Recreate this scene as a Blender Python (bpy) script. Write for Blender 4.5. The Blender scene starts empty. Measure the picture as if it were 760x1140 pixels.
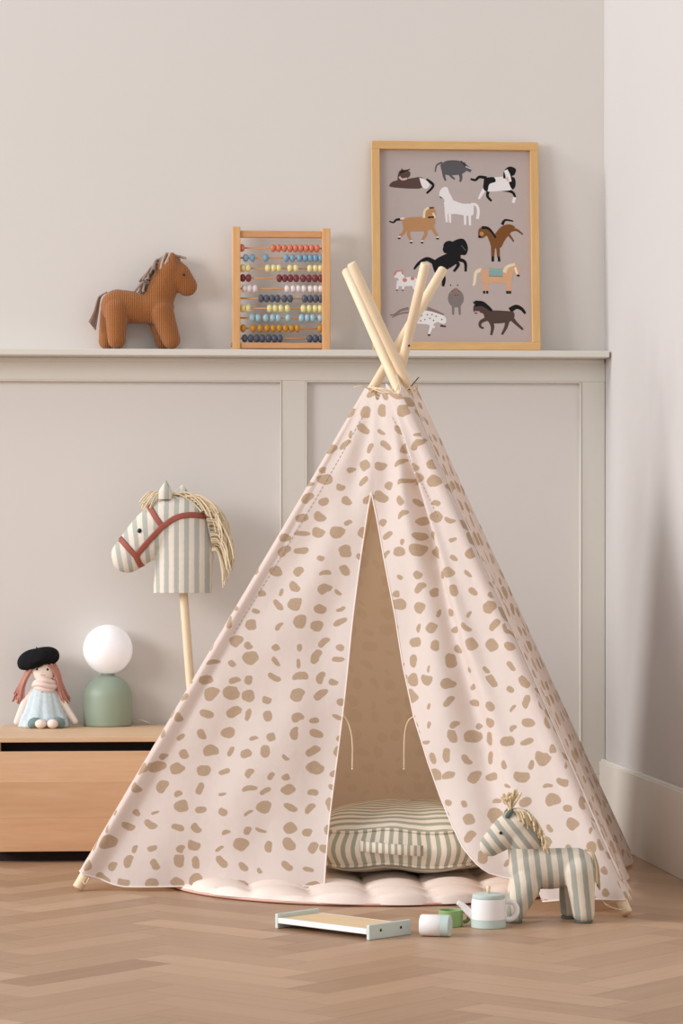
import bpy, bmesh, math, random
import numpy as np
from mathutils import Vector, Matrix, Euler
from mathutils.bvhtree import BVHTree
from mathutils.geometry import tessellate_polygon

random.seed(7)
rng = np.random.RandomState(11)
S = bpy.context.scene
COL = S.collection
PI = math.pi
F = 3260.0            # focal length in pixels of the 760 x 1140 frame
CAMD = 7.8            # camera to the middle of the back wall
CAMZ = 0.80


def P(px, py, d):
    """point seen at pixel (px, py) at distance d in front of the camera"""
    return Vector(((px - 380.0) / F * d, d - CAMD, CAMZ - (py - 600.0) / F * d))


def floor_d(py):
    return CAMZ * F / (py - 600.0)


# ------------------------------------------------------------------ wall frames
WA = math.radians(4.0)
U = Vector((math.cos(WA), math.sin(WA), 0))
OUT = Vector((math.sin(WA), -math.cos(WA), 0))


def W(u, out, z):
    return U * u + OUT * out + Vector((0, 0, z))


def wall_u(px, out=0.0):
    k = (px - 380.0) / F
    o = OUT * out
    # (u*Ux + ox) = k*(CAMD + u*Uy + oy)
    return (k * (CAMD + o.y) - o.x) / (U.x - k * U.y)


def wall_z(px, py, out=0.0):
    u = wall_u(px, out)
    p = W(u, out, 0)
    return CAMZ - (py - 600.0) / F * (CAMD + p.y)


# ------------------------------------------------------------------ materials
def lin(c):
    r = []
    for x in c:
        x /= 255.0
        r.append(x / 12.92 if x <= 0.04045 else ((x + 0.055) / 1.055) ** 2.4)
    return (r[0], r[1], r[2], 1.0)


def new_mat(name):
    m = bpy.data.materials.new(name)
    m.use_nodes = True
    nt = m.node_tree
    b = nt.nodes['Principled BSDF']
    return m, nt, b


def N(nt, t, **kw):
    n = nt.nodes.new(t)
    for k, v in kw.items():
        if k.startswith('i_'):
            n.inputs[k[2:].replace('_', ' ')].default_value = v
        else:
            setattr(n, k, v)
    return n


def math_node(nt, op, a, b=None, c=None, clamp=False):
    n = nt.nodes.new('ShaderNodeMath')
    n.operation = op
    n.use_clamp = clamp
    for i, x in enumerate((a, b, c)):
        if x is None:
            continue
        if isinstance(x, (int, float)):
            n.inputs[i].default_value = x
        else:
            nt.links.new(x, n.inputs[i])
    return n.outputs[0]


def mixc(nt, fac, a, b):
    n = nt.nodes.new('ShaderNodeMix')
    n.data_type = 'RGBA'
    for sock, v in ((n.inputs[0], fac), (n.inputs[6], a), (n.inputs[7], b)):
        if hasattr(v, 'links') or isinstance(v, bpy.types.NodeSocket):
            nt.links.new(v, sock)
        else:
            sock.default_value = v
    return n.outputs[2]


def obj_coord(nt, scale=(1, 1, 1)):
    tc = nt.nodes.new('ShaderNodeTexCoord')
    mp = nt.nodes.new('ShaderNodeMapping')
    mp.inputs['Scale'].default_value = scale
    nt.links.new(tc.outputs['Object'], mp.inputs['Vector'])
    return mp.outputs['Vector']


def add_bump(nt, b, height, strength, dist=0.002):
    bp = nt.nodes.new('ShaderNodeBump')
    bp.inputs['Strength'].default_value = strength
    bp.inputs['Distance'].default_value = dist
    nt.links.new(height, bp.inputs['Height'])
    nt.links.new(bp.outputs['Normal'], b.inputs['Normal'])


def plain(name, col, rough=0.6, var=0.05, nscale=30.0, bump=0.0, bscale=200.0, spec=0.4, metal=0.0, sheen=0.0):
    m, nt, b = new_mat(name)
    v = obj_coord(nt)
    no = N(nt, 'ShaderNodeTexNoise', i_Scale=nscale, i_Detail=3.0)
    nt.links.new(v, no.inputs['Vector'])
    c = lin(col)
    lo = tuple(x * (1 - var) for x in c[:3]) + (1,)
    hi = tuple(min(1, x * (1 + var)) for x in c[:3]) + (1,)
    nt.links.new(mixc(nt, no.outputs['Fac'], lo, hi), b.inputs['Base Color'])
    b.inputs['Roughness'].default_value = rough
    b.inputs['Specular IOR Level'].default_value = spec
    b.inputs['Metallic'].default_value = metal
    if sheen:
        b.inputs['Sheen Weight'].default_value = sheen
    if bump:
        n2 = N(nt, 'ShaderNodeTexNoise', i_Scale=bscale, i_Detail=2.0)
        nt.links.new(v, n2.inputs['Vector'])
        add_bump(nt, b, n2.outputs['Fac'], bump)
    return m


def wood(name, c1, c2, axis='X', scale=6.0, rough=0.5, fine=0.35):
    """grain that runs along one object axis"""
    m, nt, b = new_mat(name)
    st = {'X': (1.0, 9, 9), 'Y': (9, 1.0, 9), 'Z': (9, 9, 1.0)}[axis]
    v = obj_coord(nt, st)
    n1 = N(nt, 'ShaderNodeTexNoise', i_Scale=scale, i_Detail=5.0, i_Distortion=0.6)
    nt.links.new(v, n1.inputs['Vector'])
    n2 = N(nt, 'ShaderNodeTexNoise', i_Scale=scale * 5, i_Detail=3.0)
    nt.links.new(v, n2.inputs['Vector'])
    f = math_node(nt, 'ADD', math_node(nt, 'MULTIPLY', n1.outputs['Fac'], 1 - fine),
                  math_node(nt, 'MULTIPLY', n2.outputs['Fac'], fine))
    rp = nt.nodes.new('ShaderNodeMapRange')
    rp.inputs[1].default_value = 0.3
    rp.inputs[2].default_value = 0.7
    nt.links.new(f, rp.inputs[0])
    nt.links.new(mixc(nt, rp.outputs[0], lin(c1), lin(c2)), b.inputs['Base Color'])
    b.inputs['Roughness'].default_value = rough
    b.inputs['Specular IOR Level'].default_value = 0.35
    add_bump(nt, b, f, 0.12, 0.001)
    return m


def striped(name, ca, cb, duty=0.5, rough=0.85):
    """woven ticking stripe; the float attribute 'st' counts stripes"""
    m, nt, b = new_mat(name)
    at = N(nt, 'ShaderNodeAttribute', attribute_name='st')
    v = obj_coord(nt)
    no = N(nt, 'ShaderNodeTexNoise', i_Scale=60.0, i_Detail=2.0)
    nt.links.new(v, no.inputs['Vector'])
    x = math_node(nt, 'ADD', at.outputs['Fac'], math_node(nt, 'MULTIPLY', math_node(nt, 'SUBTRACT', no.outputs['Fac'], 0.5), 0.10))
    fr = math_node(nt, 'FRACT', x)
    tri = math_node(nt, 'ABSOLUTE', math_node(nt, 'SUBTRACT', fr, 0.5))     # 0 centre .. .5
    mr = nt.nodes.new('ShaderNodeMapRange')
    mr.interpolation_type = 'SMOOTHSTEP'
    mr.inputs[1].default_value = duty / 2 - 0.035
    mr.inputs[2].default_value = duty / 2 + 0.035
    nt.links.new(tri, mr.inputs[0])
    c = mixc(nt, mr.outputs[0], lin(ca), lin(cb))
    nt.links.new(c, b.inputs['Base Color'])
    b.inputs['Roughness'].default_value = rough
    b.inputs['Specular IOR Level'].default_value = 0.15
    n2 = N(nt, 'ShaderNodeTexNoise', i_Scale=500.0, i_Detail=1.0)
    nt.links.new(v, n2.inputs['Vector'])
    add_bump(nt, b, n2.outputs['Fac'], 0.25, 0.001)
    return m


def spotted_canvas(name):
    m, nt, b = new_mat(name)
    uvn = N(nt, 'ShaderNodeUVMap', uv_map='UVMap')
    sc = N(nt, 'ShaderNodeVectorMath', operation='SCALE')
    sc.inputs['Scale'].default_value = 21.5
    nt.links.new(uvn.outputs['UV'], sc.inputs[0])
    no = N(nt, 'ShaderNodeTexNoise', i_Scale=2.2, i_Detail=1.0)
    nt.links.new(sc.outputs[0], no.inputs['Vector'])
    nsub = N(nt, 'ShaderNodeVectorMath', operation='SUBTRACT')
    nt.links.new(no.outputs['Color'], nsub.inputs[0])
    nsub.inputs[1].default_value = (0.5, 0.5, 0.5)
    nsc = N(nt, 'ShaderNodeVectorMath', operation='SCALE')
    nsc.inputs['Scale'].default_value = 0.16
    nt.links.new(nsub.outputs[0], nsc.inputs[0])
    vo = N(nt, 'ShaderNodeTexVoronoi', voronoi_dimensions='2D', feature='F1')
    vo.inputs['Scale'].default_value = 1.0
    vo.inputs['Randomness'].default_value = 0.55
    nt.links.new(sc.outputs[0], vo.inputs['Vector'])
    de = N(nt, 'ShaderNodeVectorMath', operation='SUBTRACT')
    nt.links.new(sc.outputs[0], de.inputs[0])
    nt.links.new(vo.outputs['Position'], de.inputs[1])
    de2 = N(nt, 'ShaderNodeVectorMath', operation='ADD')
    nt.links.new(de.outputs[0], de2.inputs[0])
    nt.links.new(nsc.outputs[0], de2.inputs[1])
    cs = N(nt, 'ShaderNodeSeparateColor')
    nt.links.new(vo.outputs['Color'], cs.inputs[0])
    ro = N(nt, 'ShaderNodeVectorRotate', rotation_type='Z_AXIS')
    nt.links.new(de2.outputs[0], ro.inputs['Vector'])
    nt.links.new(math_node(nt, 'MULTIPLY', cs.outputs[0], 6.283), ro.inputs['Angle'])
    sx = N(nt, 'ShaderNodeSeparateXYZ')
    nt.links.new(ro.outputs[0], sx.inputs[0])
    a = math_node(nt, 'MULTIPLY_ADD', cs.outputs[1], 0.23, 0.19)
    asp = math_node(nt, 'MULTIPLY_ADD', cs.outputs[2], 0.58, 0.38)
    bb = math_node(nt, 'MULTIPLY', a, asp)
    xa = math_node(nt, 'DIVIDE', sx.outputs[0], a)
    xx = math_node(nt, 'MULTIPLY', xa, xa)
    ya = math_node(nt, 'DIVIDE', sx.outputs[1], bb)
    bend = math_node(nt, 'MULTIPLY', math_node(nt, 'SUBTRACT', cs.outputs[0], 0.5), 0.9)
    yb = math_node(nt, 'ADD', ya, math_node(nt, 'MULTIPLY', xx, bend))
    x4 = math_node(nt, 'MULTIPLY', xx, math_node(nt, 'SQRT', math_node(nt, 'ADD', xx, 0.0001)))
    d = math_node(nt, 'ADD', x4, math_node(nt, 'MULTIPLY', yb, yb))
    mr = nt.nodes.new('ShaderNodeMapRange')
    mr.interpolation_type = 'SMOOTHSTEP'
    mr.inputs[1].default_value = 0.80
    mr.inputs[2].default_value = 1.05
    nt.links.new(d, mr.inputs[0])
    # slight wear inside each printed spot
    nw = N(nt, 'ShaderNodeTexNoise', i_Scale=9.0, i_Detail=3.0)
    nt.links.new(sc.outputs[0], nw.inputs['Vector'])
    spot = mixc(nt, nw.outputs['Fac'], lin((180, 157, 134)), lin((204, 185, 163)))
    colr = mixc(nt, mr.outputs[0], spot, lin((240, 230, 226)))
    geo = nt.nodes.new('ShaderNodeNewGeometry')
    faint = mixc(nt, 0.14, lin((238, 218, 194)), colr)      # print faint on the reverse; warm base colour stands in for filtered light
    colr = mixc(nt, geo.outputs['Backfacing'], colr, faint)
    nt.links.new(colr, b.inputs['Base Color'])
    b.inputs['Roughness'].default_value = 0.9
    b.inputs['Specular IOR Level'].default_value = 0.1
    v = obj_coord(nt)
    n2 = N(nt, 'ShaderNodeTexNoise', i_Scale=14.0, i_Detail=3.0)
    nt.links.new(v, n2.inputs['Vector'])
    add_bump(nt, b, n2.outputs['Fac'], 0.35, 0.012)
    tr = N(nt, 'ShaderNodeBsdfTranslucent')
    tcol = mixc(nt, 0.5, colr, lin((238, 212, 180)))
    nt.links.new(tcol, tr.inputs['Color'])
    mx = N(nt, 'ShaderNodeMixShader')
    mx.inputs[0].default_value = 0.36
    nt.links.new(b.outputs[0], mx.inputs[1])
    nt.links.new(tr.outputs[0], mx.inputs[2])
    nt.links.new(mx.outputs[0], nt.nodes['Material Output'].inputs['Surface'])
    return m


def floor_mat():
    m, nt, b = new_mat('oak_herringbone')
    at = N(nt, 'ShaderNodeAttribute', attribute_name='tone')
    uvn = N(nt, 'ShaderNodeUVMap', uv_map='UVMap')
    mp = nt.nodes.new('ShaderNodeMapping')
    mp.inputs['Scale'].default_value = (5, 60, 1)
    nt.links.new(uvn.outputs[0], mp.inputs[0])
    n1 = N(nt, 'ShaderNodeTexNoise', i_Scale=1.0, i_Detail=5.0, i_Distortion=0.5)
    nt.links.new(mp.outputs[0], n1.inputs['Vector'])
    f = math_node(nt, 'ADD', math_node(nt, 'MULTIPLY', at.outputs['Fac'], 0.75),
                  math_node(nt, 'MULTIPLY', n1.outputs['Fac'], 0.4), clamp=True)
    c = mixc(nt, f, lin((148, 113, 86)), lin((196, 163, 134)))
    nt.links.new(c, b.inputs['Base Color'])
    b.inputs['Roughness'].default_value = 0.42
    b.inputs['Specular IOR Level'].default_value = 0.35
    add_bump(nt, b, n1.outputs['Fac'], 0.08, 0.001)
    return m


def knit(name, col):
    m, nt, b = new_mat(name)
    v = obj_coord(nt)
    wv = N(nt, 'ShaderNodeTexWave', wave_type='BANDS', bands_direction='X')
    wv.inputs['Scale'].default_value = 62.0
    wv.inputs['Distortion'].default_value = 1.6
    wv.inputs['Detail'].default_value = 1.0
    nt.links.new(v, wv.inputs['Vector'])
    wz = N(nt, 'ShaderNodeTexWave', wave_type='BANDS', bands_direction='Z')
    wz.inputs['Scale'].default_value = 95.0
    wz.inputs['Distortion'].default_value = 1.2
    nt.links.new(v, wz.inputs['Vector'])
    h = math_node(nt, 'ADD', wv.outputs['Fac'], math_node(nt, 'MULTIPLY', wz.outputs['Fac'], 0.4))
    c = lin(col)
    dk = tuple(x * 0.72 for x in c[:3]) + (1,)
    lt = tuple(min(1, x * 1.16) for x in c[:3]) + (1,)
    nt.links.new(mixc(nt, math_node(nt, 'MULTIPLY', h, 0.7, clamp=True), dk, lt), b.inputs['Base Color'])
    b.inputs['Roughness'].default_value = 0.95
    b.inputs['Specular IOR Level'].default_value = 0.1
    b.inputs['Sheen Weight'].default_value = 0.25
    add_bump(nt, b, h, 0.7, 0.003)
    return m


M = {}
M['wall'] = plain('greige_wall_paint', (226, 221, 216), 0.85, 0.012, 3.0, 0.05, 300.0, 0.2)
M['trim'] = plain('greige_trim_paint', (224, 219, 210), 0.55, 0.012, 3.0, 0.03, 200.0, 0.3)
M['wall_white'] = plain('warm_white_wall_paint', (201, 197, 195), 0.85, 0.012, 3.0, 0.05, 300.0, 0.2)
M['floor'] = floor_mat()
M['gap'] = plain('painted_recess_shade', (40, 30, 26), 0.8, 0.1)  # near-black colour painted in for the shade in and under the bench
M['joint'] = plain('floor_joint', (112, 84, 64), 0.7, 0.05)
M['canvas'] = spotted_canvas('spotted_canvas')
M['binding'] = plain('canvas_binding', (240, 226, 219), 0.9, 0.03)
M['pole'] = wood('pale_pine', (230, 204, 168), (244, 224, 195), 'Z', 5.0)
M['cord'] = plain('cotton_cord', (228, 206, 176), 0.9, 0.06)
M['metal'] = plain('dark_metal', (70, 62, 56), 0.35, 0.05, metal=0.8)
M['quilt'] = plain('quilted_cotton', (238, 221, 211), 0.9, 0.03, 40, 0.25, 60.0, 0.1)
M['quilt_back'] = plain('coral_cotton', (224, 178, 164), 0.9, 0.03)
M['ticking'] = striped('sage_ticking', (170, 169, 152), (236, 225, 208), 0.46)
M['ticking_light'] = striped('pale_sage_ticking', (182, 184, 174), (230, 221, 209), 0.48)
M['ticking_toy'] = striped('toy_sage_ticking', (160, 161, 151), (218, 206, 189), 0.47)
M['sage_dark'] = plain('dark_sage_cotton', (98, 108, 98), 0.9, 0.06)
M['raffia'] = plain('raffia', (222, 201, 166), 0.85, 0.18, 90)
M['cream_yarn'] = plain('cream_yarn', (236, 219, 188), 0.9, 0.08, 60)
M['black'] = plain('black_bead', (18, 16, 16), 0.25, 0.05, spec=0.5)
M['leather'] = plain('tan_red_leather', (158, 86, 72), 0.6, 0.07, 50, 0.15, 250.0)
M['oak'] = wood('oak_cabinet', (216, 172, 132), (233, 194, 156), 'X', 2.6)
M['oak_top'] = wood('oak_top_board', (214, 176, 138), (228, 195, 160), 'X', 3.2)
M['beech_z'] = wood('beech_upright', (216, 162, 106), (232, 184, 132), 'Z', 6.0)
M['beech_x'] = wood('beech_bar', (206, 146, 96), (222, 168, 118), 'X', 6.0)
M['frame_x'] = wood('oak_frame_rail', (208, 164, 106), (224, 184, 128), 'X', 6.0)
M['frame_z'] = wood('oak_frame_stile', (208, 164, 106), (224, 184, 128), 'Z', 6.0)
M['sage'] = plain('sage_lacquer', (158, 174, 156), 0.42, 0.015, 8)
M['opal'] = plain('opal_glass', (246, 243, 246), 0.18, 0.004, 8, spec=0.5)
_ob = M['opal'].node_tree.nodes['Principled BSDF']
_ob.inputs['Emission Color'].default_value = (1, 0.98, 1, 1)
_ob.inputs['Emission Strength'].default_value = 0.22
M['grey_collar'] = plain('grey_collar', (150, 150, 140), 0.4, 0.03)
M['cable'] = plain('white_cable', (236, 230, 222), 0.5, 0.02)
M['knit_brown'] = knit('brown_knit', (172, 110, 62))
M['yarn_grey'] = plain('greige_yarn', (150, 132, 122), 0.95, 0.25, 120)
M['yarn_tan'] = plain('pale_yarn', (190, 170, 156), 0.95, 0.2, 120)
M['white_paint'] = plain('white_toy_paint', (240, 238, 238), 0.45, 0.01)
M['mint_paint'] = plain('mint_toy_paint', (190, 207, 203), 0.5, 0.015)
M['mint_pale'] = plain('pale_mint_toy_paint', (205, 217, 211), 0.5, 0.015)
M['green_paint'] = plain('leaf_green_toy_paint', (140, 172, 112), 0.5, 0.02)
M['plywood'] = wood('birch_ply', (222, 192, 150), (236, 210, 172), 'X', 6.0)
M['skin'] = plain('doll_cotton', (246, 229, 219), 0.95, 0.03, 60)
M['beret'] = plain('black_wool', (30, 29, 32), 0.95, 0.2, 90, 0.6, 260.0, 0.1)
M['hair'] = plain('rose_yarn', (198, 142, 128), 0.95, 0.2, 110)
M['dress'] = plain('pale_blue_knit', (207, 221, 226), 0.95, 0.12, 110, 0.7, 300.0, 0.1)
M['teal'] = plain('grey_teal_knit', (132, 152, 152), 0.95, 0.12, 110, 0.5, 300.0, 0.1)
M['scarf'] = plain('blush_knit', (240, 220, 212), 0.95, 0.06, 110, 0.5, 300.0, 0.1)
M['rose'] = plain('rose_thread', (200, 140, 130), 0.9, 0.05)


# ------------------------------------------------------------------ mesh builder
class MB:
    def __init__(s):
        s.v, s.f, s.m, s.uv, s.st = [], [], [], None, None

    def add(s, verts, faces, mi=0):
        o = len(s.v)
        s.v += [Vector(x) for x in verts]
        for f in faces:
            s.f.append([i + o for i in f])
            s.m.append(mi)
        return s

    def box(s, c, size, mi=0, rot=None, bev=0.0, seg=2):
        bm = bmesh.new()
        bmesh.ops.create_cube(bm, size=1.0)
        for v in bm.verts:
            v.co = Vector((v.co.x * size[0], v.co.y * size[1], v.co.z * size[2]))
        if bev > 0:
            bmesh.ops.bevel(bm, geom=bm.edges[:], offset=bev, segments=seg, affect='EDGES', profile=0.5)
        mtx = (rot.to_4x4() if rot is not None else Matrix.Identity(4))
        vs = [mtx @ v.co + Vector(c) for v in bm.verts]
        bm.verts.index_update()
        s.add(vs, [[v.index for v in f.verts] for f in bm.faces], mi)
        bm.free()
        return s

    def tube(s, pts, r, seg=8, mi=0, cap=True, flat=None):
        pts = [Vector(p) for p in pts]
        n = len(pts)
        rs = r if isinstance(r, (list, tuple)) else [r] * n
        prev = None
        rings = []
        for i, p in enumerate(pts):
            a = pts[max(i - 1, 0)]
            b = pts[min(i + 1, n - 1)]
            t = (b - a)
            if t.length < 1e-9:
                t = Vector((0, 0, 1))
            t.normalize()
            if prev is None:
                q = Vector((0, 0, 1)) if abs(t.z) < 0.9 else Vector((1, 0, 0))
                nx = t.cross(q).normalized()
            else:
                nx = prev - t * prev.dot(t)
                if nx.length < 1e-6:
                    nx = t.orthogonal()
                nx.normalize()
            prev = nx
            ny = t.cross(nx)
            fl = 1.0 if flat is None else flat
            rings.append([p + (nx * math.cos(2 * PI * k / seg) + ny * math.sin(2 * PI * k / seg) * fl) * rs[i] for k in range(seg)])
        vs = [x for rg in rings for x in rg]
        fs = []
        for i in range(n - 1):
            for k in range(seg):
                k2 = (k + 1) % seg
                fs.append([i * seg + k, i * seg + k2, (i + 1) * seg + k2, (i + 1) * seg + k])
        if cap:
            fs.append(list(range(seg))[::-1])
            fs.append([(n - 1) * seg + k for k in range(seg)])
        return s.add(vs, fs, mi)

    def lathe(s, prof, seg=40, mi=0, origin=(0, 0, 0), rot=None, mi_fn=None):
        o = Vector(origin)
        vs, fs, ms = [], [], []
        for (r, z) in prof:
            for k in range(seg):
                a = 2 * PI * k / seg
                p = Vector((max(r, 1e-5) * math.cos(a), max(r, 1e-5) * math.sin(a), z))
                if rot is not None:
                    p = rot @ p
                vs.append(p + o)
        n = len(prof)
        base = len(s.v)
        s.v += vs
        for i in range(n - 1):
            for k in range(seg):
                k2 = (k + 1) % seg
                s.f.append([base + i * seg + k, base + i * seg + k2, base + (i + 1) * seg + k2, base + (i + 1) * seg + k])
                s.m.append(mi if mi_fn is None else mi_fn(i))
        return s

    def ball(s, c, r, mi=0, seg=20, rings=12, rot=None):
        rr = r if isinstance(r, (list, tuple)) else (r, r, r)
        vs, fs = [], []
        c = Vector(c)
        for i in range(rings + 1):
            th = PI * i / rings
            for k in range(seg):
                a = 2 * PI * k / seg
                sn = max(math.sin(th), 1e-4)
                p = Vector((rr[0] * sn * math.cos(a), rr[1] * sn * math.sin(a), rr[2] * math.cos(th)))
                if rot is not None:
                    p = rot @ p
                vs.append(c + p)
        for i in range(rings):
            for k in range(seg):
                k2 = (k + 1) % seg
                fs.append([i * seg + k, (i + 1) * seg + k, (i + 1) * seg + k2, i * seg + k2])
        return s.add(vs, fs, mi)

    def grid(s, rows, mi=0, close_u=False):
        """rows: list of lists of points"""
        n, k = len(rows), len(rows[0])
        fs = []
        kk = k if close_u else k - 1
        for i in range(n - 1):
            for j in range(kk):
                j2 = (j + 1) % k
                fs.append([i * k + j, i * k + j2, (i + 1) * k + j2, (i + 1) * k + j])
        return s.add([p for r in rows for p in r], fs, mi)

    def build(s, name, mats, parent=None, smooth=True, sub=0, angle=None):
        if not isinstance(mats, (list, tuple)):
            mats = [mats]
        me = bpy.data.meshes.new(name)
        me.from_pydata([tuple(v) for v in s.v], [], s.f)
        for mm in mats:
            me.materials.append(mm)
        me.polygons.foreach_set('material_index', s.m)
        me.polygons.foreach_set('use_smooth', [smooth] * len(me.polygons))
        if s.uv is not None:
            lay = me.uv_layers.new(name='UVMap')
            idx = np.zeros(len(me.loops), dtype=np.int32)
            me.loops.foreach_get('vertex_index', idx)
            uva = np.array([tuple(x) for x in s.uv], dtype=np.float32)
            lay.data.foreach_set('uv', uva[idx].ravel())
        if s.st is not None:
            at = me.attributes.new('st', 'FLOAT', 'POINT')
            at.data.foreach_set('value', np.array(s.st, dtype=np.float32))
        bm = bmesh.new()
        bm.from_mesh(me)
        bmesh.ops.recalc_face_normals(bm, faces=bm.faces[:])
        bm.to_mesh(me)
        bm.free()
        me.update()
        o = bpy.data.objects.new(name, me)
        COL.objects.link(o)
        if parent is not None:
            o.parent = parent
        if sub:
            md = o.modifiers.new('sub', 'SUBSURF')
            md.levels = md.render_levels = sub
        if angle is not None and smooth:
            try:
                me.set_sharp_from_angle(angle=math.radians(angle))
            except Exception:
                pass
        return o


def thing(name, label, cat, loc=(0, 0, 0), rot=(0, 0, 0), group=None):
    o = bpy.data.objects.new(name, None)
    o.empty_display_size = 0.05
    COL.objects.link(o)
    o.location = loc
    o.rotation_euler = rot
    tag(o, label, cat, group)
    return o


def tag(o, label, cat, group=None):
    o['label'] = label
    o['category'] = cat
    if group:
        o['group'] = group
    return o


def struct(o):
    o['kind'] = 'structure'
    return o


def spline(pts, n=8):
    """Catmull-Rom through the points"""
    pts = [Vector(p) for p in pts]
    out = []
    for i in range(len(pts) - 1):
        p0 = pts[max(i - 1, 0)]
        p1, p2 = pts[i], pts[i + 1]
        p3 = pts[min(i + 2, len(pts) - 1)]
        for k in range(n):
            t = k / n
            out.append(0.5 * ((2 * p1) + (p2 - p0) * t + (2 * p0 - 5 * p1 + 4 * p2 - p3) * t * t + (3 * p1 - p0 - 3 * p2 + p3) * t ** 3))
    out.append(pts[-1])
    return out


def blob_mesh(caps, voxel=0.0025, smooth=6, cut_below=None):
    """one continuous stuffed shape: tapered capsules (p0,r0,p1,r1,yscale) fused by a voxel remesh"""
    bm = bmesh.new()
    for (p0, r0, p1, r1, ys) in caps:
        p0, p1 = Vector(p0), Vector(p1)
        L = (p1 - p0).length
        n = max(2, int(L / (0.22 * max(min(r0, r1), 0.003))) + 1)
        for i in range(n):
            t = i / (n - 1)
            c = p0.lerp(p1, t)
            r = r0 + (r1 - r0) * t
            mt = Matrix.Translation(c) @ Matrix.Diagonal((r, r * ys, r, 1))
            bmesh.ops.create_icosphere(bm, subdivisions=3, radius=1.0, matrix=mt)
    me = bpy.data.meshes.new('tmp')
    bm.to_mesh(me)
    bm.free()
    o = bpy.data.objects.new('tmp', me)
    COL.objects.link(o)
    r = o.modifiers.new('r', 'REMESH')
    r.mode = 'VOXEL'
    r.voxel_size = voxel
    sm = o.modifiers.new('s', 'SMOOTH')
    sm.iterations = smooth
    sm.factor = 0.5
    dg = bpy.context.evaluated_depsgraph_get()
    dg.update()
    me2 = bpy.data.meshes.new_from_object(o.evaluated_get(dg))
    bpy.data.objects.remove(o)
    bpy.data.meshes.remove(me)
    if cut_below is not None:
        bm = bmesh.new()
        bm.from_mesh(me2)
        g = bm.verts[:] + bm.edges[:] + bm.faces[:]
        res = bmesh.ops.bisect_plane(bm, geom=g, plane_co=(0, 0, cut_below), plane_no=(0, 0, -1), clear_outer=True)
        eds = [e for e in res['geom_cut'] if isinstance(e, bmesh.types.BMEdge)]
        bmesh.ops.contextual_create(bm, geom=eds)
        bm.to_mesh(me2)
        bm.free()
    me2.polygons.foreach_set('use_smooth', [True] * len(me2.polygons))
    return me2


def blob_obj(name, me, mat, parent, st_fn=None):
    me.name = name
    me.materials.clear()
    me.materials.append(mat)
    if st_fn:
        at = me.attributes.new('st', 'FLOAT', 'POINT')
        at.data.foreach_set('value', np.array([st_fn(v.co) for v in me.vertices], dtype=np.float32))
    o = bpy.data.objects.new(name, me)
    COL.objects.link(o)
    o.parent = parent
    return o


def bvh_of(me):
    bm = bmesh.new()
    bm.from_mesh(me)
    t = BVHTree.FromBMesh(bm)
    bm.free()
    return t


def front_hit(bvh, x, z, side=-1):
    h = bvh.ray_cast(Vector((x, side * 1.0, z)), Vector((0, -side, 0)))
    return h[0], h[1]


# ================================================================== THE SETTING
# back wall, local axes u / out / z
Zsh_top = wall_z(380, 389.3, 0.10)
uR = wall_u(672.3)
uL = -3.0
HZ = 2.75
corner = W(uR, 0, 0)
RD = Vector((0.111, -1.0, 0)).normalized()        # right wall, running towards the camera
RN = Vector((-RD.y * -1, 0, 0))
RN = Vector((-1.0, -0.111, 0)).normalized()       # into the room


def wbox(mb, u0, u1, o0, o1, z0, z1, bev=0.0, mi=0):
    c = W((u0 + u1) / 2, (o0 + o1) / 2, (z0 + z1) / 2)
    mb.box(c, (abs(u1 - u0), abs(o1 - o0), abs(z1 - z0)), mi, Matrix.Rotation(WA, 3, 'Z'), bev)


b = MB()
wbox(b, uL, uR + 0.15, -0.12, 0.0, 0.0, HZ)
struct(b.build('wall_back', M['wall'], smooth=False))


def rbox(mb, a0, a1, t0, t1, z0, z1, bev=0.0, mi=0):
    c = corner + RD * ((a0 + a1) / 2) + RN * ((t0 + t1) / 2) + Vector((0, 0, (z0 + z1) / 2))
    ang = math.atan2(RD.y, RD.x)
    mb.box(c, (abs(a1 - a0), abs(t1 - t0), abs(z1 - z0)), mi, Matrix.Rotation(ang, 3, 'Z'), bev)


b = MB()
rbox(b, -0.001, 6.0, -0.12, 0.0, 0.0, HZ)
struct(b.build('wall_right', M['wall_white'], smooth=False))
BH = 0.212
b = MB()
rbox(b, 0.0, 6.0, 0.0, 0.016, 0.0, BH - 0.006, 0.002)
rbox(b, 0.0, 6.0, 0.0, 0.011, BH - 0.008, BH, 0.003)
struct(b.build('baseboard_right', M['trim'], smooth=False))
b = MB()
wbox(b, uL, uR, 0.0, 0.018, 0.0, 0.17, 0.003)
struct(b.build('baseboard_back', M['trim'], smooth=False))

# panelling: ledge, rails and stiles with a slim bead
PO = 0.016
z_rail0 = wall_z(380, 424.0, PO)
z_ledge0 = wall_z(380, 396.5, 0.10)
b = MB()
wbox(b, uL, wall_u(680, 0.1) - 0.004, 0.0, 0.10, z_ledge0, Zsh_top, 0.002)
wbox(b, uL, uR - 0.002, 0.0, 0.022, z_ledge0 - 0.012, z_ledge0, 0.003)
struct(b.build('trim_1', M['trim'], smooth=False))
b = MB()
wbox(b, uL, uR, 0.0, PO, z_rail0, z_ledge0 - 0.0005, 0.0015)
struct(b.build('trim_2', M['trim'], smooth=False))
stiles = [(wall_u(313.5, PO), wall_u(340, PO)), (wall_u(647, PO), uR - 0.0005), (-1.56, -1.50)]
for i, (a0, a1) in enumerate(stiles):
    b = MB()
    wbox(b, a0, a1, 0.0, PO, 0.1705, z_rail0, 0.0015)
    struct(b.build('trim_%d' % (3 + i), M['trim'], smooth=False))
b = MB()


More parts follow.
